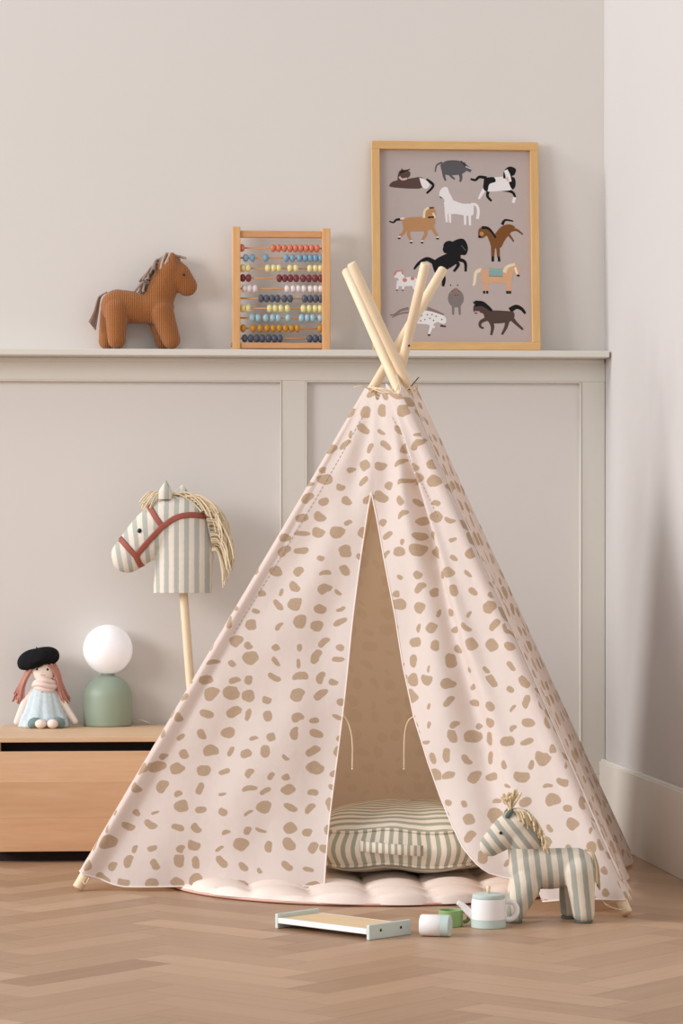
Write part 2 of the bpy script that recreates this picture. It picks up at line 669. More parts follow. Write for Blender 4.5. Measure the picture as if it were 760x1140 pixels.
def bead(u0, u1, z0, z1):
    wbox(b, u0, u0 + 0.004, 0.0, PO + 0.0025, z0, z1, 0.0018)
    wbox(b, u1 - 0.004, u1, 0.0, PO + 0.0025, z0, z1, 0.0018)
    wbox(b, u0, u1, 0.0, PO + 0.0025, z1 - 0.004, z1, 0.0018)


bead(stiles[2][1], stiles[0][0], 0.171, z_rail0)
bead(stiles[0][1], stiles[1][0], 0.171, z_rail0)
struct(b.build('trim_6', M['trim'], smooth=False))

# floor: herringbone of separate oak planks laid in one mesh
PW, PN = 0.092, 4
bmf = MB()
bmf.uv = []
tones = []
ang = math.radians(5.3)
cd = Vector((-math.sin(ang), math.cos(ang), 0))           # columns run away from the camera
ex = (Matrix.Rotation(-PI / 4, 3, 'Z') @ cd)              # plank axis one
ey = (Matrix.Rotation(PI / 4, 3, 'Z') @ cd)
O0 = Vector((-0.075, floor_d(1060) - CAMD, 0)) + Vector((0.0, 0.0, 0))
gap = 0.0003


def plank(x0, y0, w, h, tone):
    vs = []
    for (x, y) in ((x0 + gap, y0 + gap), (x0 + w - gap, y0 + gap), (x0 + w - gap, y0 + h - gap), (x0 + gap, y0 + h - gap)):
        vs.append(O0 + ex * x + ey * y)
    cx = sum((v for v in vs), Vector()) / 4
    if not (-3.3 < cx.x < 2.0 and -5.4 < cx.y < 0.5):
        return
    # keep to the room side of the walls
    if (cx - corner).dot(RN) < -0.3 or (cx).dot(OUT) < -0.3:
        return
    k = len(bmf.v)
    bmf.add(vs, [[0, 1, 2, 3]])
    ox, oy = rng.rand() * 20, rng.rand() * 20
    if w > h:
        uv = [(ox, oy), (ox + w, oy), (ox + w, oy + h), (ox, oy + h)]
    else:
        uv = [(ox, oy), (ox, oy + w), (ox + h, oy + w), (ox + h, oy)]
    bmf.uv += uv
    tones.append(tone)


for i in range(-80, 81):
    for j in range(-14, 15):
        x0 = (i + PN * j) * PW
        y0 = (i - PN * j) * PW
        plank(x0, y0, PN * PW, PW, float(np.clip(rng.normal(0.42, 0.2), 0, 0.95)))
        plank(x0 + PN * PW, y0 - (PN - 1) * PW, PW, PN * PW, float(np.clip(rng.normal(0.42, 0.2), 0, 0.95)))
# dark joint just under the boards
k = len(bmf.v)
bmf.add([(-3.6, -5.7, -0.0012), (2.2, -5.7, -0.0012), (2.2, 0.7, -0.0012), (-3.6, 0.7, -0.0012)], [[0, 1, 2, 3]], 1)
bmf.uv += [(0, 0)] * 4
tones.append(0.0)
fo = bmf.build('floor', [M['floor'], M['joint']], smooth=False)
at = fo.data.attributes.new('tone', 'FLOAT', 'FACE')
at.data.foreach_set('value', np.array(tones, dtype=np.float32))
struct(fo)

# ================================================================== PLAY TENT
tent = thing('play_tent', 'pale pink spotted canvas play tent on four wooden poles with open front', 'tent', (0.1, -0.85, 0))
TI = Matrix.Translation(-tent.location)


def TL(p):
    return Vector(p) - tent.location


POLER = 0.0118
poles = {}


def mkpole(key, bx, by, bd, mx, my, mdp, tip_y):
    B = P(bx, by, bd)
    B.z = 0.0
    Mp = P(mx, my, mdp)
    a0 = (Mp - B).normalized()
    B.z = POLER * 0.92 * math.sqrt(max(0, 1 - a0.z ** 2))
    # extend to the tip height in pixels
    lo, hi = 1.0, 2.0
    for _ in range(40):
        t = (lo + hi) / 2
        q = B.lerp(Mp, t)
        y = 600 - (q.z - CAMZ) / (q.y + CAMD) * F
        if y > tip_y:
            lo = t
        else:
            hi = t
    poles[key] = (B, Mp, B.lerp(Mp, lo))


mkpole('FL', 86, 992, floor_d(992), 412, 437, 7.035, 299)
mkpole('FR', 698, 1021, floor_d(1021), 444.5, 437, 6.955, 301)
mkpole('BR', 697, 957, floor_d(957), 457.5, 437, 6.995, 293)
mkpole('BL', 322, 945, 7.52, 440, 437, 7.075, 293)
for key in ('FL', 'FR', 'BR', 'BL'):
    B, Mp, T = poles[key]
    ax = (T - B).normalized()
    n = 24
    r0 = POLER
    pts, rs = [], []
    L = (T - B).length
    for i in range(n + 1):
        t = i / n
        pts.append(Vector((0, 0, L * t)))
        rs.append(r0 * (1.04 - 0.06 * t) * (1 + 0.02 * math.sin(7 * t + len(pts) * 0.3)))
    pts = [Vector((0, 0, 0)), Vector((0, 0, 0.002))] + pts[1:-1] + [Vector((0, 0, L - 0.003)), Vector((0, 0, L))]
    rs = [rs[0] * 0.85, rs[0]] + rs[1:-1] + [rs[-1], rs[-1] * 0.82]
    mb = MB()
    mb.tube(pts, rs, 16)
    o = mb.build('pole', M['pole'], tent, angle=50)
    o.location = TL(B)
    o.rotation_euler = ax.to_track_quat('Z', 'Y').to_euler()
    # bolt hole near the foot and the top fixing
    bb = MB()
    q = Vector((0, -r0 * 0.97, 0.03))
    bb.tube([q + Vector((0, 0.002, 0)), q + Vector((0, -0.0015, 0))], [0.0035, 0.003], 10)
    if key in ('FL', 'FR', 'BL'):
        zt = L - {'FL': 0.36, 'FR': 0.27, 'BL': 0.205}[key]
        q = Vector((0, -r0 * 0.97, zt))
        b2 = MB()
        b2.tube([q + Vector((0, 0.002, 0)), q + Vector((0, -0.002, 0))], [0.003, 0.0025], 10)
        b2.build('bolt', M['metal'], o)
    bb.build('bolt', M['metal'], o)


def pole_pt(key, v):
    B, Mp, T = poles[key]
    return B.lerp(Mp, v)


ORDER = ['FL', 'FR', 'BR', 'BL']
RW = 0.0190


def out_normal(a, b):
    d = (b - a)
    d.z = 0
    d.normalize()
    return Vector((d.y, -d.x, 0))


def px_of(p):
    d = p.y + CAMD
    return 380 + p.x / d * F, 600 - (p.z - CAMZ) / d * F


class Side:
    """one fabric side between two neighbouring poles, u along the side, v up the poles"""

    def __init__(s, a, bk, disp):
        s.a, s.b = a, bk
        i = ORDER.index(a)
        s.pa = ORDER[(i - 1) % 4]
        s.nb = ORDER[(ORDER.index(bk) + 1) % 4]
        s.disp = disp

    def at(s, u, v):
        A, Bp = pole_pt(s.a, v), pole_pt(s.b, v)
        n = out_normal(A, Bp)
        # corner bisectors
        n_prev = out_normal(pole_pt(s.pa, v), A)
        n_next = out_normal(Bp, pole_pt(s.nb, v))
        bisA = (n + n_prev).normalized()
        bisB = (n + n_next).normalized()
        w = 0.03
        if u < w:
            t = u / w
            nn = bisA.lerp(n, t).normalized()
            return A + nn * RW
        if u > 1 - w:
            t = (1 - u) / w
            nn = bisB.lerp(n, t).normalized()
            return Bp + nn * RW
        t = (u - w) / (1 - 2 * w)
        return A.lerp(Bp, t) + n * (RW + s.disp(t, v))

    def uv(s, u, v):
        A, Bp = pole_pt(s.a, v), pole_pt(s.b, v)
        A0, B0 = pole_pt(s.a, 0), pole_pt(s.b, 0)
        wd = (Bp - A).length
        mid0 = (A0 + B0) / 2
        mid = (A + Bp) / 2
        return ((u - 0.5) * wd, (mid - mid0).length)


def sm(a, b, x):
    t = max(0.0, min(1.0, (x - a) / (b - a)))
    return t * t * (3 - 2 * t)


def env(t):
    return max(0.0, 1 - (2 * t - 1) ** 4)


def disp_front(t, v):
    g = (1 - v)
    e = env(t)
    d = 0.0075 * math.sin(27 * t + 3.0 * v) * g + 0.0025 * math.sin(53 * t + 9 * v + 1.2) * g * g
    d += 0.006 * math.sin(19 * t - 16 * v + 0.5) * sm(0, 0.2, g)
    d += 0.022 * math.exp(-((t - 0.865) / 0.03) ** 2) * sm(0.0, 0.3, g)
    d -= 0.032 * math.exp(-((t - 0.80) / 0.035) ** 2) * sm(0.0, 0.25, g)
    d += 0.012 * math.exp(-((t - 0.72) / 0.05) ** 2) * sm(0.0, 0.25, g)
    # both flaps hang in towards the opening
    d -= 0.175 * g * (1 - abs(t - 0.46) / 0.54) / max(e, 0.2)
    # diagonal pulls from the top of the slit
    r = t - (0.33 + 0.1 * v)
    d += 0.0022 * math.sin(26 * (t - 0.42) + 9 * v) * sm(0.4, 0.75, v) * (1 - sm(0.92, 1.0, v))
    return d * e


def disp_side(sd):
    def f(t, v):
        g = 1 - v
        return env(t) * (-0.018 * g * (1 - (2 * t - 1) ** 2) + 0.008 * math.sin(23 * t + 3 * v + sd) * g + 0.0025 * math.sin(37 * t - 6 * v + 2 * sd) * g)
    return f


def fabric(name, blocks, parent):
    """blocks: lists of rows of (point, uv)"""
    mb = MB()
    mb.uv = []
    for rows in blocks:
        mb.grid([[TL(p) for (p, _) in r] for r in rows])
        mb.uv += [q for r in rows for (_, q) in r]
    o = mb.build(name, M['canvas'], parent)
    bm = bmesh.new()
    bm.from_mesh(o.data)
    bmesh.ops.remove_doubles(bm, verts=bm.verts[:], dist=0.0002)
    bmesh.ops.recalc_face_normals(bm, faces=bm.faces[:])
    bm.to_mesh(o.data)
    bm.free()
    ctr = Vector((0.1, 6.95 - CAMD, 0.3)) - tent.location
    sgn = sum((p.center - ctr).dot(p.normal) * p.area for p in o.data.polygons)
    if sgn < 0:
        o.data.flip_normals()
    return o


def interp(tab, x):
    if x <= tab[0][0]:
        return tab[0][1]
    for (x0, y0), (x1, y1) in zip(tab, tab[1:]):
        if x <= x1:
            return y0 + (y1 - y0) * (x - x0) / (x1 - x0)
    return tab[-1][1]


front = Side('FL', 'FR', disp_front)
VS = 0.0


def solve_u(side, v, px):
    lo, hi = 0.03, 0.97
    for _ in range(30):
        mid = (lo + hi) / 2
        if px_of(side.at(mid, v))[0] < px:
            lo = mid
        else:
            hi = mid
    return (lo + hi) / 2


# height parameter at the top of the slit (seen at 413, 548)
lo, hi = 0.3, 0.97
for _ in range(40):
    VS = (lo + hi) / 2
    u = solve_u(front, VS, 413)
    if px_of(front.at(u, VS))[1] > 548:
        lo = VS
    else:
        hi = VS
US = solve_u(front, VS, 413)
SL = [(548, 413), (570, 409), (620, 402), (700, 392), (800, 380), (900, 370), (990, 362)]
SR = [(548, 413.2), (580, 420), (620, 427), (690, 441), (745, 449), (800, 460), (850, 476), (890, 491), (920, 504), (945, 516), (965, 532), (976, 548), (984, 574), (990, 600)]


def solve_v_edge(table):
    """follow the slit edge: for a run of image heights give (u, v) on the front side"""
    res = []
    for py in [548.2 + (990 - 548.2) * k / 60 for k in range(61)]:
        px = interp(table, py)
        lo, hi = -0.05, VS + 0.02
        for _ in range(30):
            v = (lo + hi) / 2
            u = solve_u(front, v, px)
            if px_of(front.at(u, v))[1] > py:
                lo = v
            else:
                hi = v
        res.append(((lo + hi) / 2, u))
    res.sort()
    return res


EL = [e for e in solve_v_edge(SL) if e[0] < VS - 0.002] + [(VS, US)]
ER = [e for e in solve_v_edge(SR) if e[0] < VS - 0.002] + [(VS, US)]
NV = 90


def hem_left(u, ul):
    t = u / ul
    # canvas ends above the pole foot, drops to the floor, then rises a little to the slit
    return 0.030 * (1 - sm(0.0, 0.26, t)) + 0.004 + 0.006 * sm(0.3, 0.9, t)


def left_row(k):
    vv = k / NV
    row = []
    for j in range(71):
        s = j / 70
        s2 = s
        # edges on the pole get finer steps
        vbase = 0.02 + (VS - 0.02) * vv
        ul = interp(EL, vbase)
        u = ul * s2 ** 1.25
        v0 = hem_left(u, ul)
        v = v0 + (VS - v0) * vv
        p = front.at(u, v)
        # the loose edge curls out slightly and flutters
        c = sm(0.75, 1.0, s) * sm(0.0, 0.6, 1 - vv)
        n = Vector((-0.3, -0.95, 0))
        p = p + n * (0.010 * c * math.sin(9 * vv + 0.6) + 0.004 * c)
        hz = 0.0035 + 0.0015 * math.sin(40 * u)
        if vv < 0.02 and p.z < hz:
            p.z = max(p.z, hz)
        row.append((p, front.uv(u, v)))
    return row


def right_row(k):
    vv = k / NV
    row = []
    for j in range(61):
        s = j / 60
        vbase = -0.0 + (VS) * vv
        ur = interp(ER, vbase)
        u = ur + (1 - ur) * (1 - (1 - s) ** 1.25)
        v0 = 0.004 + 0.022 * sm(0.72, 0.98, u)
        v = v0 + (VS - v0) * vv
        p = front.at(u, v)
        c = (1 - sm(0.0, 0.3, s)) * sm(0.0, 0.6, 1 - vv)
        n = Vector((-0.3, -0.95, 0))
        p = p + n * (0.006 * c * math.sin(11 * vv + 0.2))
        row.append((p, front.uv(u, v)))
    return row


def top_rows():
    rows = []
    nu = 131
    for k in range(31):
        t = k / 30
        row = []
        for j in range(nu):
            if j <= 70:
                u = US * (j / 70) ** 1.25
            else:
                u = US + (1 - US) * (1 - (1 - (j - 70) / 60) ** 1.25)
            v1 = 1.0 + 0.012 * math.sin(9 * u) + 0.008 * math.sin(23 * u + 1)
            v = VS + (v1 - VS) * t
            row.append((front.at(u, v), front.uv(u, v)))
        rows.append(row)
    return rows


lrows = [left_row(k) for k in range(NV + 1)]
rrows = [right_row(k) for k in range(NV + 1)]
fabric('front_panel', [lrows, rrows, top_rows()], tent)


def whole_side(a, bk, dsp, name, v0a, v0b):
    sd = Side(a, bk, dsp)
    rows = []
    for k in range(81):
        row = []
        for j in range(61):
            u = j / 60
            v0 = v0a * (1 - sm(0, 0.2, u)) + v0b * sm(0.8, 1.0, u) + 0.004
            v1 = 1.0 + 0.010 * math.sin(11 * u + 1) + 0.008 * math.sin(25 * u)
            v = v0 + (v1 - v0) * k / 80
            p = sd.at(u, v)
            p.z = max(p.z, 0.002)
            q = sd.uv(u, v)
            row.append((p, (q[0] + 3.3 * ORDER.index(a), q[1] + 1.7)))
        rows.append(row)
    fabric(name, [rows], tent)
    return sd


right_side = whole_side('FR', 'BR', disp_side(0.4), 'side_panel', 0.024, 0.012)
back_side = whole_side('BR', 'BL', disp_side(1.9), 'back_panel', 0.012, 0.02)
left_side = whole_side('BL', 'FL', disp_side(3.1), 'side_panel', 0.02, 0.030)


# bindings: hems and slit edges, as slim rolled edges
def roll(name, pts, r=0.0019, mat='binding'):
    mb = MB()
    mb.tube([TL(p) for p in pts], r, 6)
    return mb.build(name, M[mat], tent)


roll('hem', [lrows[0][j][0] for j in range(0, 71)])
roll('hem', [rrows[0][j][0] for j in range(0, 61)])
roll('edge_binding', [r[-1][0] for r in lrows])
roll('edge_binding', [r[0][0] for r in rrows])


# stitched lines along the pole sleeves
def stitch(side, u_of, v0, v1, n):
    mb = MB()
    for k in range(n):
        va = v0 + (v1 - v0) * k / n
        vb = va + (v1 - v0) / n * 0.62
        pa, pb = side.at(u_of(va), va), side.at(u_of(vb), vb)
        nn = out_normal(pole_pt(side.a, va), pole_pt(side.b, va)) * 0.0011
        mb.tube([TL(pa + nn), TL(pb + nn)], 0.0006, 4)
    return mb.build('stitching', M['metal'] if False else M['thread'], tent)


M['thread'] = plain('grey_thread', (182, 169, 164), 0.9, 0.05)


def u_const(dist, side, from_end=False):
    def f(v):
        wd = (pole_pt(side.a, v) - pole_pt(side.b, v)).length
        u = min(0.45, dist / max(wd, 0.01))
        return 1 - u if from_end else u
    return f


stitch(front, u_const(0.036, front), 0.50, 0.95, 56)
stitch(front, u_const(0.045, front, True), 0.74, 0.95, 26)
roll('sleeve_seam', [right_side.at(u_const(0.018, right_side)(0.06 + 0.93 * k / 60), 0.06 + 0.93 * k / 60) + Vector((0.0012, -0.001, 0)) for k in range(61)], 0.0016)

# hanging ties inside the opening
for pts in (((382, 796, 6.50), (388, 806, 6.51), (392, 826, 6.51), (392, 856, 6.51)),
            ((462, 797, 6.50), (454, 803, 6.52), (450, 820, 6.53), (449.5, 856, 6.53))):
    mb = MB()
    q = spline([P(*p) for p in pts], 6)
    mb.tube([TL(p) for p in q], 0.0014, 6)
    mb.ball(TL(q[-1]), 0.0022, 0, 8, 6)
    mb.build('tie_string', M['cord'], tent)
# lashing and loose cords at the crossing
mb = MB()
ctr = (pole_pt('FL', 1.0) + pole_pt('FR', 1.0) + pole_pt('BR', 1.0) + pole_pt('BL', 1.0)) / 4
for k in range(3):
    ring = []
    for q in range(41):
        a = 2 * PI * q / 40
        ring.append(TL(ctr + Vector((0.056 * math.cos(a), 0.066 * math.sin(a), -0.002 + 0.004 * k + 0.010 * math.sin(a * 2 + k)))))
    mb.tube(ring, 0.0016, 6, cap=False)
mb.tube([TL(p) for p in spline([P(412, 434, 7.0), P(404, 430, 6.98), P(394, 431, 6.98)], 5)], 0.0016, 6)
mb.tube([TL(p) for p in spline([P(455, 434, 6.98), P(460, 427, 6.97), P(466, 420, 6.97)], 5)], 0.0014, 6, 1)
mb.tube([TL(p) for p in spline([P(440, 437, 6.93), P(444, 425, 6.93), P(441, 418, 6.93), P(446, 432, 6.925), P(443, 440, 6.92)], 5)], 0.0016, 6)
mb.build('lashing_cord', [M['cord'], M['metal']], tent)
# cord through the front right pole foot
q0 = poles['FR'][0]
mb = MB()
mb.tube([TL(p) for p in spline([P(668, 1000, 6.27), P(676, 1008, 6.2), P(686, 1012, 6.17), P(694, 1012, 6.165), P(698, 1004, 6.175)], 6)], 0.0016, 6)
mb.build('foot_cord', M['cord'], tent)
mb = MB()
B, Mp, T = poles['FL']
q = B.lerp(Mp, 0.02)
mb.tube([TL(p) for p in spline([q + Vector((0.014, -0.012, 0.002)), q + Vector((0.006, -0.02, -0.012)), q + Vector((0.0, -0.018, -0.004))], 6)], 0.0015, 6)
mb.build('foot_cord', M['cord'], tent)

# ================================================================== ROUND QUILTED MAT
MC = Vector((0.085, 6.865 - CAMD, 0))
MR = 0.50
QS = 0.132
qa = math.radians(-3)


def mat_h(x, y):
    xr = x * math.cos(qa) - y * math.sin(qa)
    yr = x * math.sin(qa) + y * math.cos(qa)
    a = abs(math.sin(PI * (xr + 0.045) / QS)) ** 0.55
    c = abs(math.sin(PI * (yr + 0.03) / QS)) ** 0.55
    return a * c


mat_o = thing('quilted_mat', 'round pale pink quilted floor mat lying under the tent opening', 'mat', MC)
mb = MB()
rows = []
nr, na = 70, 220
for i in range(nr + 1):
    r = MR * i / nr
    row = []
    for k in range(na):
        a = 2 * PI * k / na
        x, y = r * math.cos(a), r * math.sin(a)
        h = mat_h(x, y)
        fall = math.sqrt(max(0.0, 1 - (max(0, r - (MR - 0.03)) / 0.03) ** 2))
        z = 0.006 + (0.006 + 0.020 * h) * fall + 0.002 * math.sin(9 * x + 5 * y)
        rr = 1 + 0.03 * (h - 0.6) * (r / MR) ** 10
        row.append(Vector((x * rr, y * rr, z)))
    rows.append(row)
mb.grid(rows, 0, True)
mb.build('quilted_top', M['quilt'], mat_o)
mb = MB()
prof = [(0.0, 0.0012), (MR - 0.006, 0.0012), (MR - 0.001, 0.003), (MR, 0.006), (MR - 0.002, 0.0075), (MR - 0.05, 0.0065)]
mb.lathe(prof, 160)
mb.build('backing', M['quilt_back'], mat_o)

# ================================================================== STRIPED FLOOR CUSHION
CC = Vector((0.150, 6.875 - CAMD, 0.0282))
cush = thing('floor_cushion', 'sage and cream striped box cushion with handle inside the tent', 'cushion', CC, (0, 0, math.radians(-7)))
CW, CHh = 0.205, 0.095


def sq(a, n=5.0):
    c, s_ = math.cos(a), math.sin(a)
    r = (abs(c) ** n + abs(s_) ** n) ** (-1.0 / n)
    return r * c, r * s_


mb = MB()
mb.st = []
PER = 0.0205
na = 160
zlo, zhi = 0.028, 0.106


def ring_pts(rad, z, wob=0.0):
    out = []
    for k in range(na):
        a = 2 * PI * k / na
        x, y = sq(a)
        w = 1 + wob * math.sin(11 * a) + wob * 0.6 * math.sin(23 * a + 1)
        out.append(Vector((x * rad * w, y * rad * w, z + wob * 0.7 * math.sin(7 * a + 0.6))))
    return out


# side band (perimeter stripes)
rows = []
sts = []
per_len = [0.0]
base = ring_pts(CW, 0)
for k in range(1, na):
    per_len.append(per_len[-1] + (base[k] - base[k - 1]).length)
total = per_len[-1] + (base[0] - base[-1]).length
ns = round(total / PER)
for i in range(13):
    t = i / 12
    z = zlo + (zhi - zlo) * t
    bul = 0.018 * math.sin(PI * t)
    rows.append(ring_pts(CW + bul - 0.003, z, 0.006))
# closed strip: repeat first column so the stripe count does not wrap back
rows = [r + [r[0]] for r in rows]
mb.grid(rows)
plen = per_len + [total]
for r in rows:
    mb.st += [plen[k] / total * ns for k in range(na + 1)]
mb.build('side_band', M['ticking'], cush)
for nm, z0, sgn, dome in (('top_cover', zhi, 1, 0.052), ('bottom_cover', zlo, -1, 0.027)):
    mb = MB()
    mb.st = []
    rows = []
    for i in range(41):
        t = i / 40
        rad = (CW - 0.003) * (1 - t)
        z = z0 + sgn * dome * (1 - (1 - t) ** 2.4) ** (0.75 if sgn > 0 else 0.5)
        row = ring_pts(max(rad, 0.0005), z, 0.006 * (1 - t))
        for p in row:
            p.z += sgn * 0.006 * math.sin(26 * p.x + 6 * p.y) * math.sin(PI * min(1, t * 1.6)) * (0.5 if sgn > 0 else 0.2)
            if sgn < 0:
                p.z = max(p.z, 0.0012)
        rows.append(row)
        mb.st += [p.y / PER + 0.25 + 6 * (p.z - z0) for p in row]
    mb.grid(rows, 0, True)
    mb.build(nm, M['ticking'], cush)
for z in (zlo, zhi):
    mb = MB()
    r = ring_pts(CW - 0.001, z, 0.006)
    mb.tube(r + [r[0]], 0.0032, 8, cap=False)
    mb.st = [v.x / PER for v in mb.v]
    mb.build('piping', M['ticking'], cush)
mb = MB()
mb.st = []
rows = []
for i in range(31):
    t = i / 30
    x = -0.082 + 0.145 * t
    lift = 0.017 * math.sin(PI * t) ** 0.5 if 0 < t < 1 else 0
    yf = -(CW + 0.0165) - 0.002 - lift
    zc = 0.074 - 0.010 * t
    row = []
    for (dy, dz) in ((0, -0.012), (-0.002, -0.011), (-0.002, 0.011), (0, 0.012), (0.001, 0.0), (0, -0.012)):
        row.append(Vector((x, yf + dy, zc + dz)))
    rows.append(row)
    mb.st += [x / 0.0145 + 0.3] * 6
mb.grid(rows)
mb.build('handle', M['ticking'], cush)

# ================================================================== STORAGE BENCH
benchU1 = wall_u(204, 0.5)
benchU0 = wall_u(-7, 0.5)
BZ = 0.309
bench = thing('storage_bench', 'low oak storage bench with one wide drawer against the left wall', 'bench',
              W((benchU0 + benchU1) / 2, 0.26, 0), (0, 0, WA))
hw = (benchU1 - benchU0) / 2
hd = 0.24


def bbox(name, x0, x1, y0, y1, z0, z1, mat, bev=0.0015, par=None):
    mb = MB()
    c = Vector(((x0 + x1) / 2, (y0 + y1) / 2, (z0 + z1) / 2))
    mb.box((0, 0, 0), (x1 - x0, y1 - y0, z1 - z0), 0, None, bev)
    o = mb.build(name, mat, par or bench, smooth=False)
    o.location = c
    return o


bz0 = 0.028
bbox('top_board', -hw, hw, -hd, hd, BZ - 0.0125, BZ, M['oak_top'])
bbox('side_board', -hw, -hw + 0.016, -hd + 0.001, hd, bz0, BZ - 0.0127, M['oak'])
bbox('side_board', hw - 0.016, hw, -hd + 0.001, hd, bz0, BZ - 0.0127, M['oak'])
bbox('bottom_board', -hw + 0.0162, hw - 0.0162, -hd + 0.004, hd, bz0, bz0 + 0.014, M['oak'])
bbox('back_board', -hw + 0.0162, hw - 0.0162, hd - 0.012, hd - 0.001, bz0 + 0.015, BZ - 0.0127, M['oak'])
bbox('inner_board', -hw + 0.0162, hw - 0.0162, -hd + 0.045, -hd + 0.055, bz0 + 0.015, BZ - 0.0127, M['gap'])  # coloured dark to give the shade behind the handle gap
# drawer front glued up from three boards
dr = MB()
zs = [bz0 + 0.0002, 0.110, 0.198, BZ - 0.0345]
dfo = None
for i, (z0, z1) in enumerate(zip(zs, zs[1:])):
    dr.box((0, 0, (z0 + z1) / 2), (2 * hw - 0.0005, 0.018, z1 - z0), i, None, 0.0007, 1)
M['oak_b'] = wood('oak_board_b', (206, 160, 120), (222, 180, 142), 'X', 2.2)
M['oak_c'] = wood('oak_board_c', (208, 160, 120), (226, 182, 142), 'X', 3.4)
dfo = dr.build('drawer_front', [M['oak_c'], M['oak_b'], M['oak']], bench, smooth=False)
dfo.location = (0, -hd - 0.0085, 0)
bbox('plinth', -hw + 0.004, hw - 0.01, -hd + 0.03, hd - 0.02, 0.0002, bz0 - 0.0002, M['gap'])  # plinth coloured dark as the shadow strip under the bench

# ================================================================== TABLE LAMP
lp = P(120, 0, 7.70)
lp.z = BZ + 0.0002
lamp = thing('table_lamp', 'sage green dome table lamp with white globe on the oak bench', 'lamp', lp)
mb = MB()
R = 0.0637
prof = [(0.0, 0.0), (R - 0.003, 0.0), (R - 0.001, 0.0015), (R, 0.004), (R, 0.076)]
for k in range(1, 15):
    a = PI / 2 * k / 14
    prof.append((R * math.cos(a) ** 0.92 if k < 14 else 0.0, 0.076 + 0.057 * math.sin(a)))
mb.lathe(prof, 64)
mb.build('base', M['sage'], lamp)
mb = MB()
mb.lathe([(0.0, 0.129), (0.0185, 0.129), (0.0185, 0.137), (0.0165, 0.1385), (0.0, 0.1385)], 32)
mb.build('collar', M['grey_collar'], lamp, angle=40)
mb = MB()
mb.ball((0, 0, 0.2005), 0.0648, 0, 56, 36)
mb.build('globe_shade', M['opal'], lamp)
mb = MB()
q = spline([Vector((0.05, 0.035, 0.006)), Vector((0.07, 0.03, 0.010)), Vector((0.085, 0.022, 0.013)), Vector((0.1, 0.028, 0.0075)), Vector((0.107, 0.04, 0.0035)), Vector((0.10, 0.055, 0.0022))], 8)
mb.tube(q, 0.0018, 8)
mb.build('cable', M['cable'], lamp)

# ================================================================== RAG DOLL
dd = 7.66
dp = P(48, 0, dd)
dp.z = BZ
doll = thing('rag_doll', 'small rag doll in black beret and pale blue dress sitting on the bench', 'doll', dp)
sD = dd / F


def D(px, py, dep=0.0):
    return Vector(((px - 48) * sD, dep, (CAMZ - (py - 600) * sD) - BZ))


def Dr(r):
    return r * sD


caps = [(D(48, 746, -0.002), Dr(13), D(49, 749, -0.004), Dr(12.2), 0.9),                 # head
        (D(49, 757), Dr(5.5), D(49, 768), Dr(6.5), 0.9),                                 # neck
        (D(49, 770), Dr(9.5), D(49, 798), Dr(13), 0.8),                                  # torso
        (D(40, 768), Dr(5.2), D(28, 783, -0.006), Dr(5.0), 0.9),
        (D(28, 783, -0.006), Dr(5.0), D(20, 803, -0.016), Dr(4.0), 0.9),                 # arm at left
        (D(58, 769), Dr(5.2), D(71, 785, -0.004), Dr(4.8), 0.9),
        (D(71, 785, -0.004), Dr(4.8), D(84, 803, -0.012), Dr(3.6), 0.9),                 # arm at right
        (D(42, 799, -0.01), Dr(7), D(40, 803, -0.05), Dr(5.5), 1.0),
        (D(56, 799, -0.01), Dr(7), D(66, 803, -0.05), Dr(5.5), 1.0)]
caps = [c for c in caps]
me = blob_mesh(caps, 0.0022, 4)
lowz = min(v.co.z for v in me.vertices)
for v in me.vertices:
    v.co.z = max(v.co.z, 0.0008)
dbvh = bvh_of(me)
dbody = blob_obj('body', me, M['skin'], doll)
# legs in knitted trousers, shoes
for (x0, x1) in ((42, 43), (66, 66)):
    mb = MB()
    q = spline([D(x0 + (50 - x0) * 0.4, 803, -0.02), D(x0, 803.6, -0.05), D(x1, 804.2, -0.078)], 6)
    nq = len(q)
    mb.tube(q, [Dr(6.0 + 1.2 * i / (nq - 1)) for i in range(nq)], 18)
    for v in mb.v:
        v.z = max(v.z, 0.0006)
        v.x = D(x0, 0).x + (v.x - D(x0, 0).x) * 1.25
    mb.build('trouser_leg', M['teal'], doll)
for (x, y, dep) in ((49.0, 805.4, -0.083), (62.0, 803.6, -0.083)):
    mb = MB()
    c = D(x, y, dep)
    c.z = max(c.z, Dr(5.0) + 0.0008)
    mb.ball(c, (Dr(6.3), Dr(6), Dr(5.2)), 0, 20, 12)
    mb.build('foot', M['skin'], doll)
# dress
mb = MB()
rows = []
for i in range(25):
    t = i / 24
    py = 764 + (799 - 764) * t
    w = 11.5 + (25.5 - 11.5) * t ** 0.9
    if t > 0.86:
        w += 1.4
    dep = 0.024 + 0.026 * t
    cx = 49.0 + 0.5 * t
    row = []
    for k in range(72):
        a = 2 * PI * k / 72
        fl = 1 + 0.05 * t * math.sin(9 * a) + 0.02 * math.sin(17 * a)
        q = D(cx + w * math.cos(a) * fl, py)
        q.y = dep * math.sin(a) * fl - 0.012 * t
        row.append(q)
    rows.append(row)
for (t2, w2) in ((0.35, 27.2), (0.7, 28.2), (1.0, 28.6)):
    row = []
    for k in range(72):
        a = 2 * PI * k / 72
        fl = 1 + 0.035 * math.sin(13 * a)
        q = D(49.5 + w2 * math.cos(a) * fl, 799 + 10.5 * t2)
        q.y = (0.046 + 0.004 * t2) * math.sin(a) * fl - 0.012
        q.z = max(q.z, 0.001)
        row.append(q)
    rows.append(row)
mb.grid(rows, 0, True)
dr_o = mb.build('dress', M['dress'], doll)
dr_o.modifiers.new('t', 'SOLIDIFY').thickness = 0.002
mb = MB()
